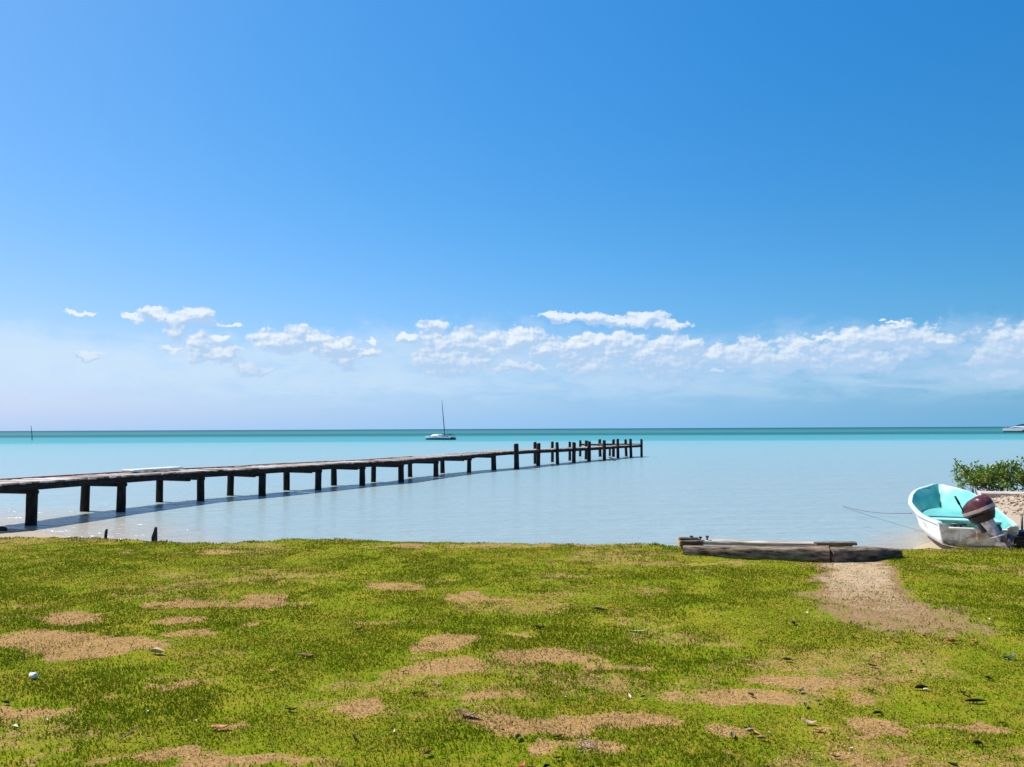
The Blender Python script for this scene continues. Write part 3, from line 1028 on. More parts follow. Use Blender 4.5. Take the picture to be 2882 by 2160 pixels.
for k in range(3):
    a = 2 * math.pi * k / 3 + .4
    ca, sa = math.cos(a), math.sin(a)
    q = []
    for r, hw, tw in ((.035, .03, .9), (.075, .055, .7), (.11, .05, .55), (.128, .02, .45)):
        for sg in (-1, 1):
            dx, dy = sg * hw * math.cos(tw), sg * hw * math.sin(tw)
            q.append(Vector((ca * r - sa * dx, -.205 + dy, -.455 + sa * r + ca * dx)))
    q2 = [v + Vector((0, .008, 0)) for v in q]
    fs = []
    for i in range(3):
        fs += [(2 * i, 2 * i + 1, 2 * i + 3, 2 * i + 2), (8 + 2 * i + 2, 8 + 2 * i + 3, 8 + 2 * i + 1, 8 + 2 * i), (2 * i, 2 * i + 2, 8 + 2 * i + 2, 8 + 2 * i), (2 * i + 1, 8 + 2 * i + 1, 8 + 2 * i + 3, 2 * i + 3)]
    fs.append((6, 7, 15, 14))
    mb.add(q + q2, fs)
sub(mb, 'propeller', M_dkmetal)
mb = MB()
mb.box((.0, .12, -.12), (.17, .06, .26), bev=.015)
mb.box((.09, .13, -.02), (.03, .16, .10), bev=.01)
mb.box((-.09, .13, -.02), (.03, .16, .10), bev=.01)
mb.tube([(-.11, .08, -.06), (.11, .08, -.06)], .03, 8)
mb.box((.06, -.05, -.26), (.12, .10, .10), bev=.02)
sub(mb, 'clamp_bracket', M_dkmetal)
mb = MB()
e = m_w.inverted() @ atd(2692, 1404, 13.05)
s0 = m_w.inverted() @ atd(2714, 1444, 12.96)
mb.tube([s0, s0.lerp(e, .3), s0.lerp(e, .45), s0.lerp(e, .5), e], [.011, .012, .012, .02, .017], 8)
sub(mb, 'tiller_handle', M_black)

# mooring rope
hp = b_m @ Vector((-.742, .60 * BL, .36))
wp = at(2372, 1428, WATER)
mb = MB()
mb.tube([hp.lerp(wp + Vector((0, 0, .03)), min(t, 1.0)) + Vector((0, 0, -.07 * math.sin(math.pi * min(t, 1)))) for t in np.linspace(0, 1.0, 18)], .011, 6)
o = mb.build('mooring_rope', plain('grey_rope', (.10, .11, .13), (.2, .21, .23), 30))
tag(o, 'thin grey mooring rope running from the turquoise boat into the water', 'rope')

# black crate and thin post at the frame edge
p = at(2860, 1545, -.42)
cr = MB()
cr.box((.18, .2, .0), (.40, .42, .19), taper=1.06, bev=.012)
cr.box((.18, .2, .105), (.45, .47, .02), bev=.006)
cr.box((.18, .2, .15), (.38, .40, .07), taper=.9, bev=.02)
for z in (-.05, .02):
    cr.box((.18, .2, z), (.435, .455, .012), bev=.003)
o = cr.build('storage_box', M_black)
o.location = (p.x, p.y, hz_(p.x, p.y) + .19)
o.rotation_euler.z = -.2
tag(o, 'black ribbed plastic box beside the boat stern', 'box')
p = atd(2877, 1500, 13.9)
mb = MB()
mb.tube([(0, 0, -.55), (0, 0, -.2), (.005, 0, .0)], [.02, .02, .018], 8)
o = mb.build('stake', M_dkmetal)
o.location = (p.x, p.y, 0)
tag(o, 'slim dark stake standing behind the black plastic box', 'stake')

# ------------------------------------------------------------------ sea wall, rubble and mangrove
wl = MB()
M_conc = plain('rough_concrete', (.40, .31, .25), (.58, .47, .39), 5, .9, .15, bmp=.6, dist=.02)
p0_, p1_ = atd(2756, 1385, 19.0), atd(2863, 1385, 18.7)
wall = empty('sea_wall', (p0_.x, p0_.y, 0))
tag(wall, 'low cracked concrete sea wall above the rubble behind the boat', 'wall')
for a, b in ((p0_, p1_), (p1_ + Vector((.035, 0, 0)), p1_ + Vector((3.6, -.3, 0)))):
    mb = MB()
    d = b - a
    M3 = Matrix.Rotation(math.atan2(d.y, d.x), 3, 'Z')
    L_ = Vector((d.x, d.y, 0)).length
    rings = []
    for t in np.linspace(0, 1, max(4, int(L_ / .15))):
        j = lambda q: rnd.uniform(-q, q)
        rings.append([M3 @ Vector((t * L_, -.24 + j(.012), -.14 + j(.02))), M3 @ Vector((t * L_, -.25 + j(.012), -.015 + j(.012))), M3 @ Vector((t * L_, -.22, .012 + j(.008))),
                      M3 @ Vector((t * L_, .25, .015 + j(.008))), M3 @ Vector((t * L_, .27, -.14))])
    rings = [[q + Vector((a.x - p0_.x, a.y - p0_.y, 0)) for q in r] for r in rings]
    mb.loft(rings, smooth=False)
    mb.build('cap', M_conc, wall)
mb = MB()
mb.box((2.4, .02, -.6), (4.7, .36, .918), Matrix.Rotation(-.05, 3, 'Z'))
mb.build('wall_body', M_conc, wall)

protos = []
for k in range(7):
    q = stone_mesh(40 + k, .62, 1)
    protos.append((np.array(q.v), np.array(q.f)))
V_, F_, base_ = [], [], 0
for k in range(7000):
    x, y = rnd.uniform(9.9, 17.5), rnd.uniform(14.6, 18.85)
    lo = hz_(x, y)
    if y < 16.4 + (11.6 - x) * 1.2 or (lo < -.5 and rnd.random() < .5):
        continue
    v, f = protos[k % 7]
    sz = .014 + .034 * rnd.random() ** 2
    a = rnd.uniform(0, 6.3)
    Rm = np.array(Matrix.Rotation(a, 3, 'Z') @ Matrix.Rotation(rnd.uniform(-.5, .5), 3, 'X'))
    V_.append(v @ Rm.T * sz + np.array([x, y, lo + sz * .25]))
    F_.append(f + base_)
    base_ += len(v)
rub = np_mesh('rubble', np.concatenate(V_), [np.concatenate(F_)],
              island_mat('coral_rubble', [(0, (.10, .065, .04)), (.3, (.26, .18, .12)), (.65, (.42, .31, .21)), (1, (.60, .50, .38))], 9, rough=.9))
tag(rub, 'pale broken coral rubble heaped against the sea wall', 'rubble', kind='stuff')

bp = atd(2800, 1385, 20.6)
bush = empty('mangrove_bush', (bp.x, bp.y, WATER))
tag(bush, 'leafy green mangrove bush growing in the water behind the sea wall', 'bush')
tips = []
mb = MB()
r2 = random.Random(9)


def twig(p, d, ln, r, depth):
    q = [p]
    for k in range(3):
        d = (d + Vector((r2.uniform(-.3, .3), r2.uniform(-.3, .3), r2.uniform(-.1, .25)))).normalized()
        q.append(q[-1] + d * ln / 3)
    if q[-1].x < -1.02 + .34 * (1 - min(q[-1].z, 1.2) / 1.2) or q[-1].z > 1.42:
        tips.append((q[0], d))
        return
    mb.tube(q, [r, r * .85, r * .7, r * .5], 5)
    if depth == 0:
        tips.append((q[-1], d))
        tips.append((q[-2], d))
        return
    for k in range(r2.choice((2, 3, 3))):
        dd = (d + Vector((r2.uniform(-.9, .9), r2.uniform(-.8, .8), r2.uniform(-.25, .5)))).normalized()
        twig(q[-1 - (k % 2)], dd, ln * r2.uniform(.6, .85), r * .6, depth - 1)


for k in range(30):
    x = -.72 + 3.45 * k / 29 + r2.uniform(-.1, .1)
    twig(Vector((x, r2.uniform(-.4, .5), -.1)), Vector((r2.uniform(-.25, .25), r2.uniform(-.2, .2), 1)).normalized(), r2.uniform(.42, .5), .018, 3)
LX, RX = -1.05, 3.1
for k in range(3):                                                # aerial roots arching down
    x = -.5 + k * .5
    mb.tube([(x, -.2, .45), (x + .22, -.35, .35), (x + .33, -.4, -.1)], .01, 5)
mb.tube([(-.30, 0, .1), (-.40, 0, .5), (-.62, 0, .86), (-.88, -.02, 1.14), (-1.08, -.02, 1.36)], [.016, .014, .012, .01, .008], 5)
mb.build('stem', plain('mangrove_bark', (.02, .016, .012), (.08, .065, .05), 20, .9, .1), bush)
LV, LF, LB = [], [], 0


def leaf_at(p, d, ln, w):
    global LB
    s_ = d.cross(Vector((r2.uniform(-1, 1), r2.uniform(-1, 1), r2.uniform(.2, 1)))).normalized()
    u_ = s_.cross(d)
    pts = [p, p + d * ln * .35 + s_ * w + u_ * w * .3, p + d * ln * .75 + s_ * w * .75 + u_ * w * .2, p + d * ln, p + d * ln * .75 - s_ * w * .75 + u_ * w * .2, p + d * ln * .35 - s_ * w + u_ * w * .3]
    LV.extend([tuple(q) for q in pts])
    LF.append((LB, LB + 1, LB + 2, LB + 3))
    LF.append((LB, LB + 3, LB + 4, LB + 5))
    LB += 6


for p, d in tips:
    if p.x < -1.02 + .34 * (1 - min(p.z, 1.2) / 1.2) or p.z > 1.36 + .12 * r2.random() or (p.z < .28 and r2.random() < .55):
        continue
    for k in range(r2.choice((8, 9, 11))):
        dd = (d * .6 + Vector((r2.uniform(-1, 1), r2.uniform(-1, 1), r2.uniform(-.4, .9)))).normalized()
        leaf_at(p + Vector((r2.uniform(-.09, .09), r2.uniform(-.09, .09), r2.uniform(-.09, .08))), dd, r2.uniform(.06, .10), r2.uniform(.017, .027))
for k in range(5):
    leaf_at(Vector((-1.05 + .04 * k, -.02, 1.32 - .05 * k)), Vector((r2.uniform(-.7, .7), 0, .8)).normalized(), .07, .02)


def leaf_fn(gg):
    ri = gg.n('ShaderNodeNewGeometry').outputs['Random Per Island']
    c = gg.ramp(ri, [(0, (.065, .12, .012)), (.5, (.12, .22, .022)), (.85, (.21, .31, .035)), (.97, (.34, .27, .05))])
    d = pbr(gg, c, .35, .5)
    return gg.n('ShaderNodeMixShader', {0: .25, 1: d, 2: gg.n('ShaderNodeBsdfTranslucent', {0: c})})


np_mesh('crown', np.array(LV), [np.array(LF)], mat('mangrove_leaf', leaf_fn), bush)

# ------------------------------------------------------------------ timbers lying at the lawn edge
M_log = plain('weathered_log', (.03, .02, .013), (.30, .215, .15), 9, .9, .1, (.6, 3, 3), .9, .3, .68, .02)
M_dlog = plain('dark_rotten_timber', (.03, .022, .015), (.28, .20, .14), 8, .9, .1, (.7, 2.5, 2.5), .9, .3, .7, .02)
M_plank = plain('bleached_plank', (.26, .20, .14), (.58, .50, .41), 6, .85, .15, (.4, 4, 4), .5, dist=.01)


def log(name, a, b, rad, m, label, cat, squash=1.0, bow=0.0, n=22, seed=1):
    """a lying timber from a to b: rad lists (t, half height, half depth)"""
    from mathutils import noise
    a, b = Vector(a), Vector(b)
    ax_ = (b - a)
    L_ = ax_.length
    ax_.normalize()
    sd_ = Vector((-ax_.y, ax_.x, 0)).normalized()
    rings = []
    for i in range(n + 1):
        t = i / n
        hh = np.interp(t, [q[0] for q in rad], [q[1] for q in rad])
        hd = np.interp(t, [q[0] for q in rad], [q[2] for q in rad])
        c = Vector((t * L_, -bow * math.sin(math.pi * t), hh))
        ring = []
        for k in range(18):
            an = 2 * math.pi * k / 18
            ca, sa = math.cos(an), math.sin(an)
            e = .45
            q = Vector((0, hd * math.copysign(abs(ca) ** e, ca), hh * math.copysign(abs(sa) ** e, sa)))
            nv = noise.noise(Vector((t * L_ * 3 + seed * 7, ca * 1.5, sa * 1.5))) + .5 * noise.noise(Vector((t * L_ * 14 + seed, ca * 4, sa * 4)))
            q *= 1 + .10 * nv
            q.x += .02 * noise.noise(Vector((ca * 3 + seed, sa * 3, i * 1.0))) * (1 if i in (0, n) else 0)
            ring.append(c + q)
        rings.append(ring)
    mb_ = MB()
    mb_.loft(rings)
    o_ = mb_.build(name, m)
    o_.location = a
    o_.rotation_euler.z = math.atan2(ax_.y, ax_.x)
    o_.rotation_euler.y = -math.asin(max(-1, min(1, ax_.z)))
    tag(o_, label, cat)
    return o_


def lawn(u, v, dz=0.0, back=0.0):
    p = at(u, v, .0)
    p.y += back
    return Vector((p.x, p.y, hz_(p.x, p.y) + dz))


log('weathered_log', lawn(1930, 1566, -.02, .12), lawn(2346, 1587, -.02, .12), [(0, .06, .09), (.4, .075, .11), (1, .094, .12)], M_log,
    'long grey weathered log lying at the lawn edge above the sandy path', 'log', bow=.03, seed=2)
log('rotten_beam', lawn(2340, 1588, -.025, .125), lawn(2538, 1573, -.025, .13), [(0, .092, .12), (.6, .082, .115), (1, .06, .10)], M_dlog,
    'short dark rotten beam with a mossy black end, right of the long log', 'beam', bow=.015, n=12, seed=5)
log('bleached_plank', lawn(1985, 1553, .0, .25) + Vector((0, 0, .05)), lawn(2418, 1560, .0, .25) + Vector((0, 0, .04)), [(0, .03, .10), (1, .028, .09)], M_plank,
    'bleached pale plank lying behind the long grey log', 'plank', seed=8)
log('cross_timber', lawn(2300, 1556, .0, .06) + Vector((0, 0, .085)), lawn(2418, 1557, .0, .10) + Vector((0, 0, .09)), [(0, .02, .05), (1, .022, .05)], M_dlog,
    'short dark stick of timber on the right end of the bleached plank', 'timber', n=8, seed=9)
q = lawn(1926, 1556, .0, .22)
st = empty('timber_stub', q)
tag(st, 'stacked timber stub with an orange sawn end and bolts, at the left log end', 'timber')
mb = MB()
mb.box((.14, .03, .075), (.30, .16, .085), bev=.008, jit=.004, rnd=rnd)
mb.box((.12, .06, .134), (.25, .11, .026), bev=.006, jit=.003, rnd=rnd)
mb.build('block', M_dlog, st)
mb = MB()
mb.box((-.014, .03, .077), (.012, .14, .06), bev=.003)
mb.build('sawn_end', plain('orange_heartwood', (.42, .17, .05), (.6, .34, .14), 9, .8, .1), st)
for x, h_ in ((.15, .012), (.27, .0), (.36, .01)):
    mb = MB()
    mb.tube([(x, .05, .07), (x + .006, .05, .145 + h_)], .013, 6)
    mb.tube([(x + .006, .05, .14 + h_), (x + .006, .05, .157 + h_)], .022, 6, False)
    mb.build('bolt', M_dkmetal, st)

# ------------------------------------------------------------------ boats far out
M_fwhite = plain('far_white_paint', (.78, .78, .76), (.82, .82, .80), 1, .35, .4, bmp=0)
M_fglass = plain('tinted_window', (.012, .05, .07), (.02, .08, .10), .5, .15, .6, bmp=0)
M_anti = plain('dark_antifouling', (.006, .01, .03), (.012, .02, .05), 1, .5, .3, bmp=0)


def boat_hull(L_, W_, Hb, Hs, n=14, z0=0.0, stern=.8):
    rings = []
    for i in range(n + 1):
        t = i / n
        w = W_ / 2 * min(1, stern + (1 - stern) * t * 3) * (1 - max(0, (t - .45) / .55) ** 2.2)
        w = max(w, .02)
        h = Hs + (Hb - Hs) * t ** 1.6
        x = t * L_
        rings.append([Vector((x + .12 * L_ * .3 * max(0, t - .7) * k2, w * k, z0 + h * k2)) for k, k2 in ((-.55, 0), (-.9, .35), (-1, 1), (1, 1), (.9, .35), (.55, 0))])
    return rings


p = at(1205, 1238.5, WATER)
pe = at(1274, 1238.5, WATER)
D_ = (pe - p).length
sb = empty('sailboat', pe)
sb.rotation_euler.z = math.pi - .5
sb.scale = (1.1, 1, 1)                                     # bow to the left
tag(sb, 'small white sailboat with a bare leaning mast anchored beyond the pier', 'sailboat')
k_ = D_ / 4.7
for y in (-.9, .9):
    mb = MB()
    mb.loft([[Vector((q.x, q.y + y * k_, q.z)) for q in r] for r in boat_hull(D_, .7 * k_, .44 * k_, .28 * k_, z0=.26 * k_)], smooth=False)
    h_ = mb.build('hull', M_fwhite, sb)
    mb = MB()
    mb.loft([[Vector((q.x * .985 + .03, q.y * 1.05 + y * k_, q.z)) for q in r] for r in boat_hull(D_, .7 * k_, .44 * k_, .44 * k_, z0=-.18 * k_)], smooth=False)
    mb.build('waterline_band', M_anti, h_)
mb = MB()
mb.box((D_ * .5, 0, .40 * k_), (D_ * .72, 1.6 * k_, .12 * k_))
mb.build('bridge_deck', M_fwhite, sb)
mb = MB()
mb.loft([[(x, y * w * k_, z * k_) for y, z in ((-1, .45), (-1, h * .8), (-.85, h), (.85, h), (1, h * .8), (1, .45))] for x, w, h in
         ((D_ * .50, .75, .93), (D_ * .56, .78, 1.0), (D_ * .72, .74, .98), (D_ * .82, .6, .80), (D_ * .88, .5, .5))], smooth=False)
cab = mb.build('cabin', M_fwhite, sb)
mb = MB()
mb.loft([[(x, y * w * 1.02 * k_, z * k_) for y, z in ((-1, zl), (-1, zh), (1, zh), (1, zl))] for x, w, zl, zh in ((D_ * .53, .77, .62, .72), (D_ * .73, .74, .60, .69), (D_ * .815, .62, .57, .64))], smooth=False)
mb.build('window_band', M_fglass, cab)
mb = MB()
mt = D_ * .335
mb.tube([(mt, 0, .4 * k_), (mt + .07 * k_, 0, 2.2 * k_), (mt + .53 * k_, 0, 7.1 * k_)], [.07 * k_, .075 * k_, .05 * k_], 7)
mast = mb.build('mast', plain('dark_mast', (.015, .03, .06), (.03, .05, .08), 2, .4, .5, bmp=0), sb)
mb = MB()
mb.tube([(mt, 0, .85 * k_), (D_ * .06, 0, .92 * k_)], .05 * k_, 6)
mb.build('boom', M_anti, mast)
for sg in (-1, 1):
    mb = MB()
    for x, h in ((.03, .75), (.16, .80), (.27, .80)):
        mb.tube([(D_ * x, sg * .7 * k_, .4 * k_), (D_ * x, sg * .7 * k_, h * k_)], .035 * k_, 5)
    mb.tube([(D_ * .03, sg * .7 * k_, .75 * k_), (D_ * .16, sg * .7 * k_, .8 * k_), (D_ * .27, sg * .7 * k_, .8 * k_)], .022 * k_, 5)
    mb.build('railing', M_dkmetal, sb)
mb = MB()
mb.box((D_ * .10, 0, 1.02 * k_), (D_ * .17, 1.3 * k_, .05 * k_))
mb.box((D_ * .10, 0, .95 * k_), (D_ * .03, .1 * k_, .14 * k_))
mb.build('awning', plain('dark_canvas', (.01, .05, .06), (.02, .07, .08), 1, .7, .2, bmp=0), sb)
for x in (.30, .38, .215):
    mb = MB()
    mb.box((D_ * x, rnd.uniform(-.4, .4) * k_, .56 * k_), (.18 * k_, .3 * k_, .24 * k_))
    mb.build('cockpit_locker', M_anti, sb)

p = at(2818, 1217.3, WATER)
pe = at(2882, 1217.3, WATER)
U = (pe - p).length / 64                                          # metres per photo pixel there
yt = empty('motor_yacht', p + Vector((12 * (pe - p).length / 64, 0, 0)), -.95)
tag(yt, 'large white motor yacht anchored far out beyond the boat and mangrove', 'yacht')
YL, YW = 150 * U, 34 * U
mb = MB()
mb.loft([[q for q in r] for r in boat_hull(YL, YW, 15 * U, 11.5 * U, z0=1.5 * U, stern=.95)], smooth=False)
yh = mb.build('hull', M_fwhite, yt)
mb = MB()
mb.loft([[Vector((q.x + .3 * U, q.y * 1.01, q.z)) for q in r] for r in boat_hull(YL * .99, YW * .97, 3.4 * U, 3 * U, z0=-1.5 * U, stern=.95)], smooth=False)
mb.build('waterline_band', M_anti, yh)
mb = MB()
mb.box((62 * U, -17.3 * U * .98, 6.3 * U), (6 * U, .4 * U, 4 * U))
mb.build('hull_emblem', M_anti, yh)
mb = MB()
mb.loft([[(x * U, y * w * U, z * U) for y, z in ((-1, 12), (-1, h), (1, h), (1, 12))] for x, w, h in ((18, 13, 15.5), (34, 14, 19), (70, 14, 20), (98, 12, 19), (118, 8, 13))], smooth=False)
yc = mb.build('cabin', M_fwhite, yt)
mb = MB()
mb.loft([[(x * U, y * w * U, z * U) for y, z in ((-1, zl), (-1, zh), (1, zh), (1, zl))] for x, w, zl, zh in ((20, 13.6, 13, 13.8), (32, 14.3, 13, 16.8), (52, 14.3, 13, 16.2), (70, 14.3, 13.4, 14.8), (98, 12.4, 13, 16.5), (110, 10.6, 13, 14))], smooth=False)
mb.build('window_band', M_fglass, yc)
mb = MB()
mb.loft([[(x * U, y * w * U, z * U) for y, z in ((-1, zl), (-.95, zh), (.95, zh), (1, zl))] for x, w, zl, zh in ((33, 11, 20.3, 21), (45, 12, 21, 24.8), (58, 12, 21, 27.4), (78, 11, 21, 27.8), (96, 9, 20, 24))], smooth=False)
mb.build('flybridge', plain('dark_hardtop', (.008, .05, .09), (.012, .07, .11), .2, .25, .5, bmp=0), yt)
for y in (-15, 15):
    mb = MB()
    for x in (1.5, 8, 15):
        mb.tube([(x * U, y * U, 12 * U), (x * U, y * U, 17 * U)], .35 * U, 5)
    mb.tube([(1.5 * U, y * U, 17 * U), (15 * U, y * U, 17 * U), (33 * U, y * .8 * U, 18.8 * U)], .45 * U, 5)
    mb.build('railing', M_dkmetal, yt)
mb = MB()
mb.box((8 * U, 0, 14 * U), (9 * U, 22 * U, 5 * U))
mb.build('aft_seating', plain('grey_canvas', (.10, .18, .22), (.14, .22, .26), .3, .7, .2, bmp=0), yt)

# ------------------------------------------------------------------ litter on the lawn
def leaf_mesh(name, m, ln=1.0, wd=.34, curl=.35, fold=.25, seed=0, stem=True):
    r = random.Random(seed)
    n_, k_ = 9, 5
    vs, fs = [], []
    for i in range(n_):
        t = i / (n_ - 1)
        w = wd * math.sin(math.pi * min(.04 + t * .97, 1)) ** .75 * (1 - .25 * t)
        for j in range(k_):
            q = (j / (k_ - 1) - .5) * 2
            vs.append(Vector(((t - .5) * ln, q * w * (1 - .3 * abs(q) * fold * 2), curl * (2 * t - 1) ** 2 * ln * .5 * (1 if t > .5 else .6) + fold * abs(q) ** 1.4 * w * 1.6 + r.uniform(-.025, .025) * ln)))
    for i in range(n_ - 1):
        for j in range(k_ - 1):
            a = i * k_ + j
            fs.append((a, a + 1, a + k_ + 1, a + k_))
    lo = min(v.z for v in vs)
    th_ = .018 * ln
    up = [Vector((v.x, v.y, v.z - lo + th_)) for v in vs]
    dn_ = [Vector((v.x, v.y, v.z - lo)) for v in vs]
    N_ = len(vs)
    mb_ = MB()
    allf = fs + [tuple(N_ + q for q in f[::-1]) for f in fs]
    rim = [j for j in range(k_)] + [i * k_ + k_ - 1 for i in range(1, n_)] + [(n_ - 1) * k_ + j for j in range(k_ - 2, -1, -1)] + [i * k_ for i in range(n_ - 2, 0, -1)]
    for i in range(len(rim)):
        a, b = rim[i], rim[(i + 1) % len(rim)]
        allf.append((b, a, N_ + a, N_ + b))
    mb_.add(up + dn_, allf, True)
    if stem:
        mb_.tube([(-.5 * ln, 0, .05 * ln), (-.62 * ln, .02, .09 * ln), (-.74 * ln, .05, .07 * ln)], .018 * ln, 5)
    me = bpy.data.meshes.new(name)
    me.from_pydata(mb_.v, [], mb_.f)
    me.polygons.foreach_set('use_smooth', mb_.s)
    me.materials.append(m)
    return me


M_lf = {'black': plain('blackened_leaf', (.010, .007, .004), (.045, .030, .016), 5, .8, .08),
        'brown': plain('brown_leaf', (.10, .05, .025), (.30, .18, .10), 4, .7, .2, (1, 5, 1)),
        'tan': plain('tan_leaf', (.26, .18, .10), (.50, .38, .24), 4, .7, .2, (1, 5, 1)),
        'green': plain('pale_green_leaf', (.20, .26, .05), (.48, .50, .20), 4, .6, .3, (1, 4, 1)),
        'orange': plain('orange_leaf', (.32, .10, .03), (.52, .24, .10), 4, .6, .3),
        'red': plain('red_leaf', (.36, .015, .02), (.55, .10, .10), 4, .5, .3),
        'pink': plain('pinkish_leaf', (.34, .17, .15), (.55, .36, .32), 4, .7, .2),
        'white': plain('bleached_leaf', (.55, .50, .42), (.75, .70, .62), 6, .8, .2),
        'dgreen': plain('dark_green_leaf', (.012, .035, .012), (.03, .07, .02), 5, .5, .4)}
PROTO = {}


def leaf(u, v, px, col, rz=None, label=None, group=None, tilt=.15, curl=None, lift=0.0):
    seed = int(u) % 4
    key = (col, seed)
    if key not in PROTO:
        PROTO[key] = leaf_mesh('leaf_' + col, M_lf[col], 1, (.30, .36, .27, .40)[seed], (.5, .3, .7, .2)[seed], (.35, .5, .2, .6)[seed], seed + 3)
    p = at(u, v, .01)
    o = bpy.data.objects.new('fallen_leaf', PROTO[key])
    COL.objects.link(o)
    ln = px / F * p.y
    thin_ = px > 50 and col in ('black', 'green')
    o.scale = (ln, ln * (.36 if thin_ else .8), ln * (.4 if thin_ else .8))
    o.location = (p.x, p.y, hz_(p.x, p.y) + .012 + lift)
    o.rotation_euler = (rnd.uniform(-tilt, tilt), rnd.uniform(-tilt, tilt), rnd.uniform(0, 6.3) if rz is None else rz)
    tag(o, label, 'leaf', group)
    return o


LIT = 'fallen leaves scattered on the lawn'
for a in [(443, 1842, 46, 'tan', -.25, 'tan curled leaf beside the large bare patch on the left'),
          (864, 1851, 44, 'brown', .2, 'brown curled leaf with a pale tip on the grass above a bare patch'),
          (764, 1896, 22, 'orange', .1, 'small rusty brown leaf below the brown curled leaf with a pale tip'),
          (820, 2003, 36, 'black', -.3, 'dark leaf with a torn edge on dark grass in the lower left'),
          (1689, 1715, 38, 'brown', -.15, 'curled brown leaf near the lawn middle, above the long pale green leaf'),
          (1802, 1774, 68, 'green', -.12, 'long pale green leaf lying flat in the middle of the lawn'),
          (1314, 2018, 68, 'brown', -.4, 'large curled brown leaf at the left end of the biggest bare patch'),
          (1459, 2077, 32, 'dgreen', 1.2, 'dark green leaf just below the biggest bare patch'),
          (1470, 2150, 34, 'red', .9, 'bright red leaf at the bottom edge of the lawn'),
          (2679, 1810, 34, 'orange', .1, 'larger orange brown leaf below the sandy path'),
          (2740, 1805, 24, 'orange', .4, 'smaller orange leaf below the sandy path on the right'),
          (2113, 2055, 34, 'pink', .5, 'pinkish leaf in the small heap of reddish litter'),
          (2128, 2060, 28, 'orange', 2.0, 'upright orange leaf in the small heap of reddish litter'),
          (2104, 2048, 26, 'black', .2, 'blackened leaf on top of the small heap of reddish litter'),
          (2143, 2074, 30, 'brown', 2.6, 'brown leaf right below the small heap of reddish litter'),
          (2061, 2066, 30, 'dgreen', 1.3, 'dark green leaf between the reddish litter and a small bare patch'),
          (2278, 2033, 42, 'pink', -.35, 'pinkish brown leaf right of the small heap of reddish litter'),
          (2304, 2055, 32, 'orange', -.4, 'orange leaf touching the pinkish brown leaf'),
          (2050, 2118, 34, 'brown', 1.5, 'brown leaf with its stem standing up below the reddish litter'),
          (2595, 1940, 36, 'black', -.35, 'black leaf with a white flake on its edge on the right lawn'),
          (2607, 1944, 16, 'white', -.2, 'white flake on the edge of a black leaf'),
          (2747, 1971, 58, 'black', -.1, 'long thin blackened leaf on the right lawn'),
          (2842, 1853, 44, 'dgreen', .1, 'dark green leaf near the right edge of the lawn'),
          (2267, 1986, 26, 'dgreen', 1.3, 'upright dark leaf below the long bare strip on the right'),
          (2254, 1944, 32, 'dgreen', .7, 'upright dark green leaf above the long bare strip on the right'),
          (2471, 2007, 26, 'black', -.1, 'blackened leaf on the round bare patch at lower right'),
          (1012, 1772, 28, 'black', .6, 'blackened leaf below a reddish bare spot, left of the lawn middle'),
          (1520, 1763, 34, 'black', -.3, 'blackened leaf left of the long pale green leaf'),
          (2146, 1810, 22, 'black', -.2, 'small blackened leaf on the grass left below the sandy path'),
          (620, 2053, 50, 'orange', .1, 'flat reddish leaf on a small bare spot at lower left'),
          (1203, 2122, 34, 'brown', 1.0, 'crumpled dark brown leaf near the bottom edge of the lawn')]:
    leaf(*a[:5], label=a[5], group=LIT)
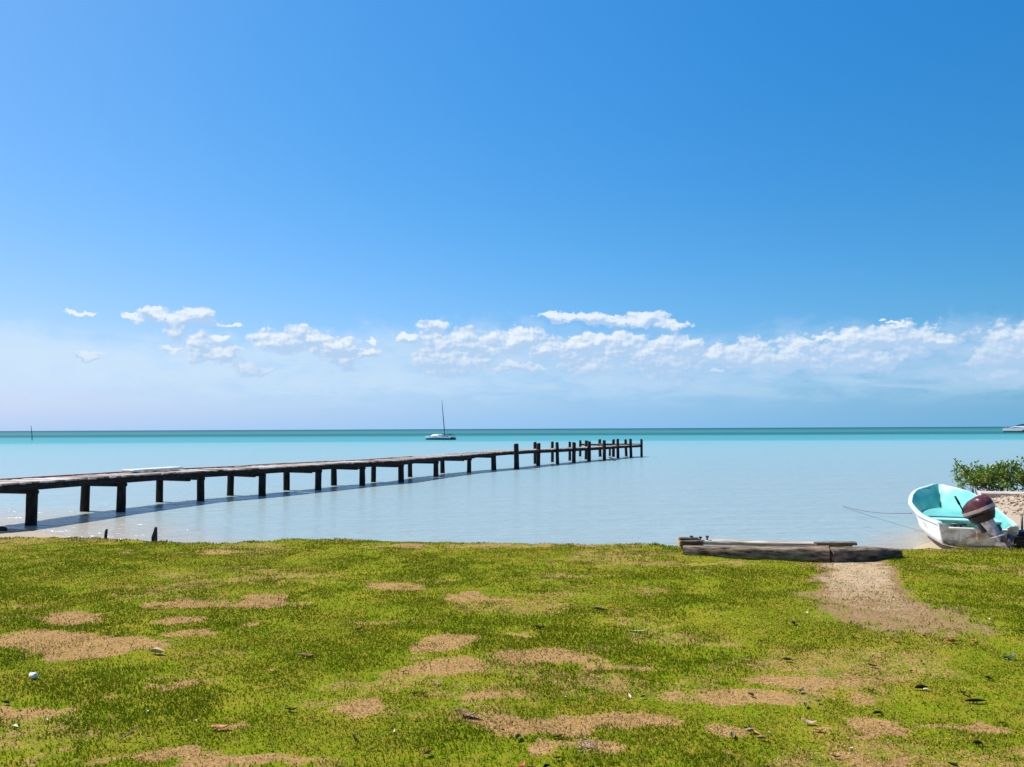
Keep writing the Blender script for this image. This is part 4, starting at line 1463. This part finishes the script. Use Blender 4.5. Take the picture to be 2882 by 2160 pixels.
for u, v, px in [(282, 1907, 14), (184, 1926, 16), (15, 1977, 24), (1620, 1759, 16), (1138, 1897, 20), (1168, 1959, 24), (1192, 1959, 24), (1443, 2039, 14), (1415, 2058, 14), (1572, 2074, 30),
                 (997, 2079, 26), (1498, 2155, 26), (1539, 2155, 26), (1568, 2133, 30), (1809, 1957, 20), (2217, 1860, 26), (2234, 1755, 30), (2456, 1874, 26), (2710, 1953, 26), (2783, 1911, 24),
                 (2454, 1944, 24), (2302, 1975, 22), (2475, 2031, 12), (2751, 2098, 30), (2354, 2127, 26), (2681, 2152, 34), (2113, 1955, 26), (2402, 1796, 14), (2600, 1795, 18), (2594, 1870, 16),
                 (2664, 1871, 12), (2565, 1889, 12), (2530, 1815, 18), (2820, 2035, 24), (1050, 2107, 18), (1300, 2115, 16), (2160, 2155, 24), (1470, 1836, 14), (2876, 1776, 18), (2540, 1780, 14)]:
    leaf(u, v, px, 'black', label='small blackened leaf lying loose in the lawn grass', group='small blackened leaves on the lawn')
for u, v, px in [(58, 1857, 14), (417, 2005, 20), (550, 2028, 20), (1228, 1933, 26), (1676, 1752, 14), (1772, 1953, 24), (1592, 1960, 16), (2165, 2059, 14), (2396, 2107, 14), (2388, 1932, 16), (1110, 2057, 18), (43, 2052, 30), (132, 2030, 20),
                 (2785, 1745, 16), (2270, 1723, 20)]:
    leaf(u, v, px * .75, 'white', label='small bleached whitish leaf scrap in the lawn grass', group='bleached leaf scraps on the lawn', tilt=.4)
p = at(358, 2085, .01)
mb = MB()
mb.tube([(-.05, 0, 0), (0, .005, .03), (.055, .01, .075)], [.004, .0035, .002], 6)
o = mb.build('straw_stalk', M_lf['tan'])
o.location = (p.x, p.y, hz_(p.x, p.y) + .006)
tag(o, 'pale straw stalk sticking up from the grass at lower left', 'stalk')
o = stone_mesh(12).build('stone', plain('white_stone', (.30, .20, .14), (.80, .77, .74), 3, .8, .2, bmp=.3, lo=.30, hi=.42))
p = at(95, 1908, .01)
o.location = (p.x, p.y, hz_(p.x, p.y) + .022)
o.scale = (.036, .027, .036)
o.rotation_euler.z = -.4
tag(o, 'small white stone on the grass near the left edge', 'stone')
V_, F_, base_ = [], [], 0
pc = at(1652, 2098, 0)
for k in range(260):
    a, r = rnd.uniform(0, 6.3), abs(rnd.gauss(0, .5))
    x, y = pc.x + math.cos(a) * r * .10, pc.y + math.sin(a) * r * .16
    v, f = protos[k % 7]
    sz = rnd.uniform(.002, .0055)
    V_.append(v * sz + np.array([x, y, hz_(x, y) + sz * .5 + .004]))
    F_.append(f + base_)
    base_ += len(v)
gr = np_mesh('gravel', np.concatenate(V_), [np.concatenate(F_)], island_mat('pale_gravel', [(0, (.16, .09, .05)), (.5, (.36, .24, .15)), (1, (.52, .40, .28))], 30))
tag(gr, 'little heap of pale gravel in the grass below the biggest bare patch', 'gravel', kind='stuff')
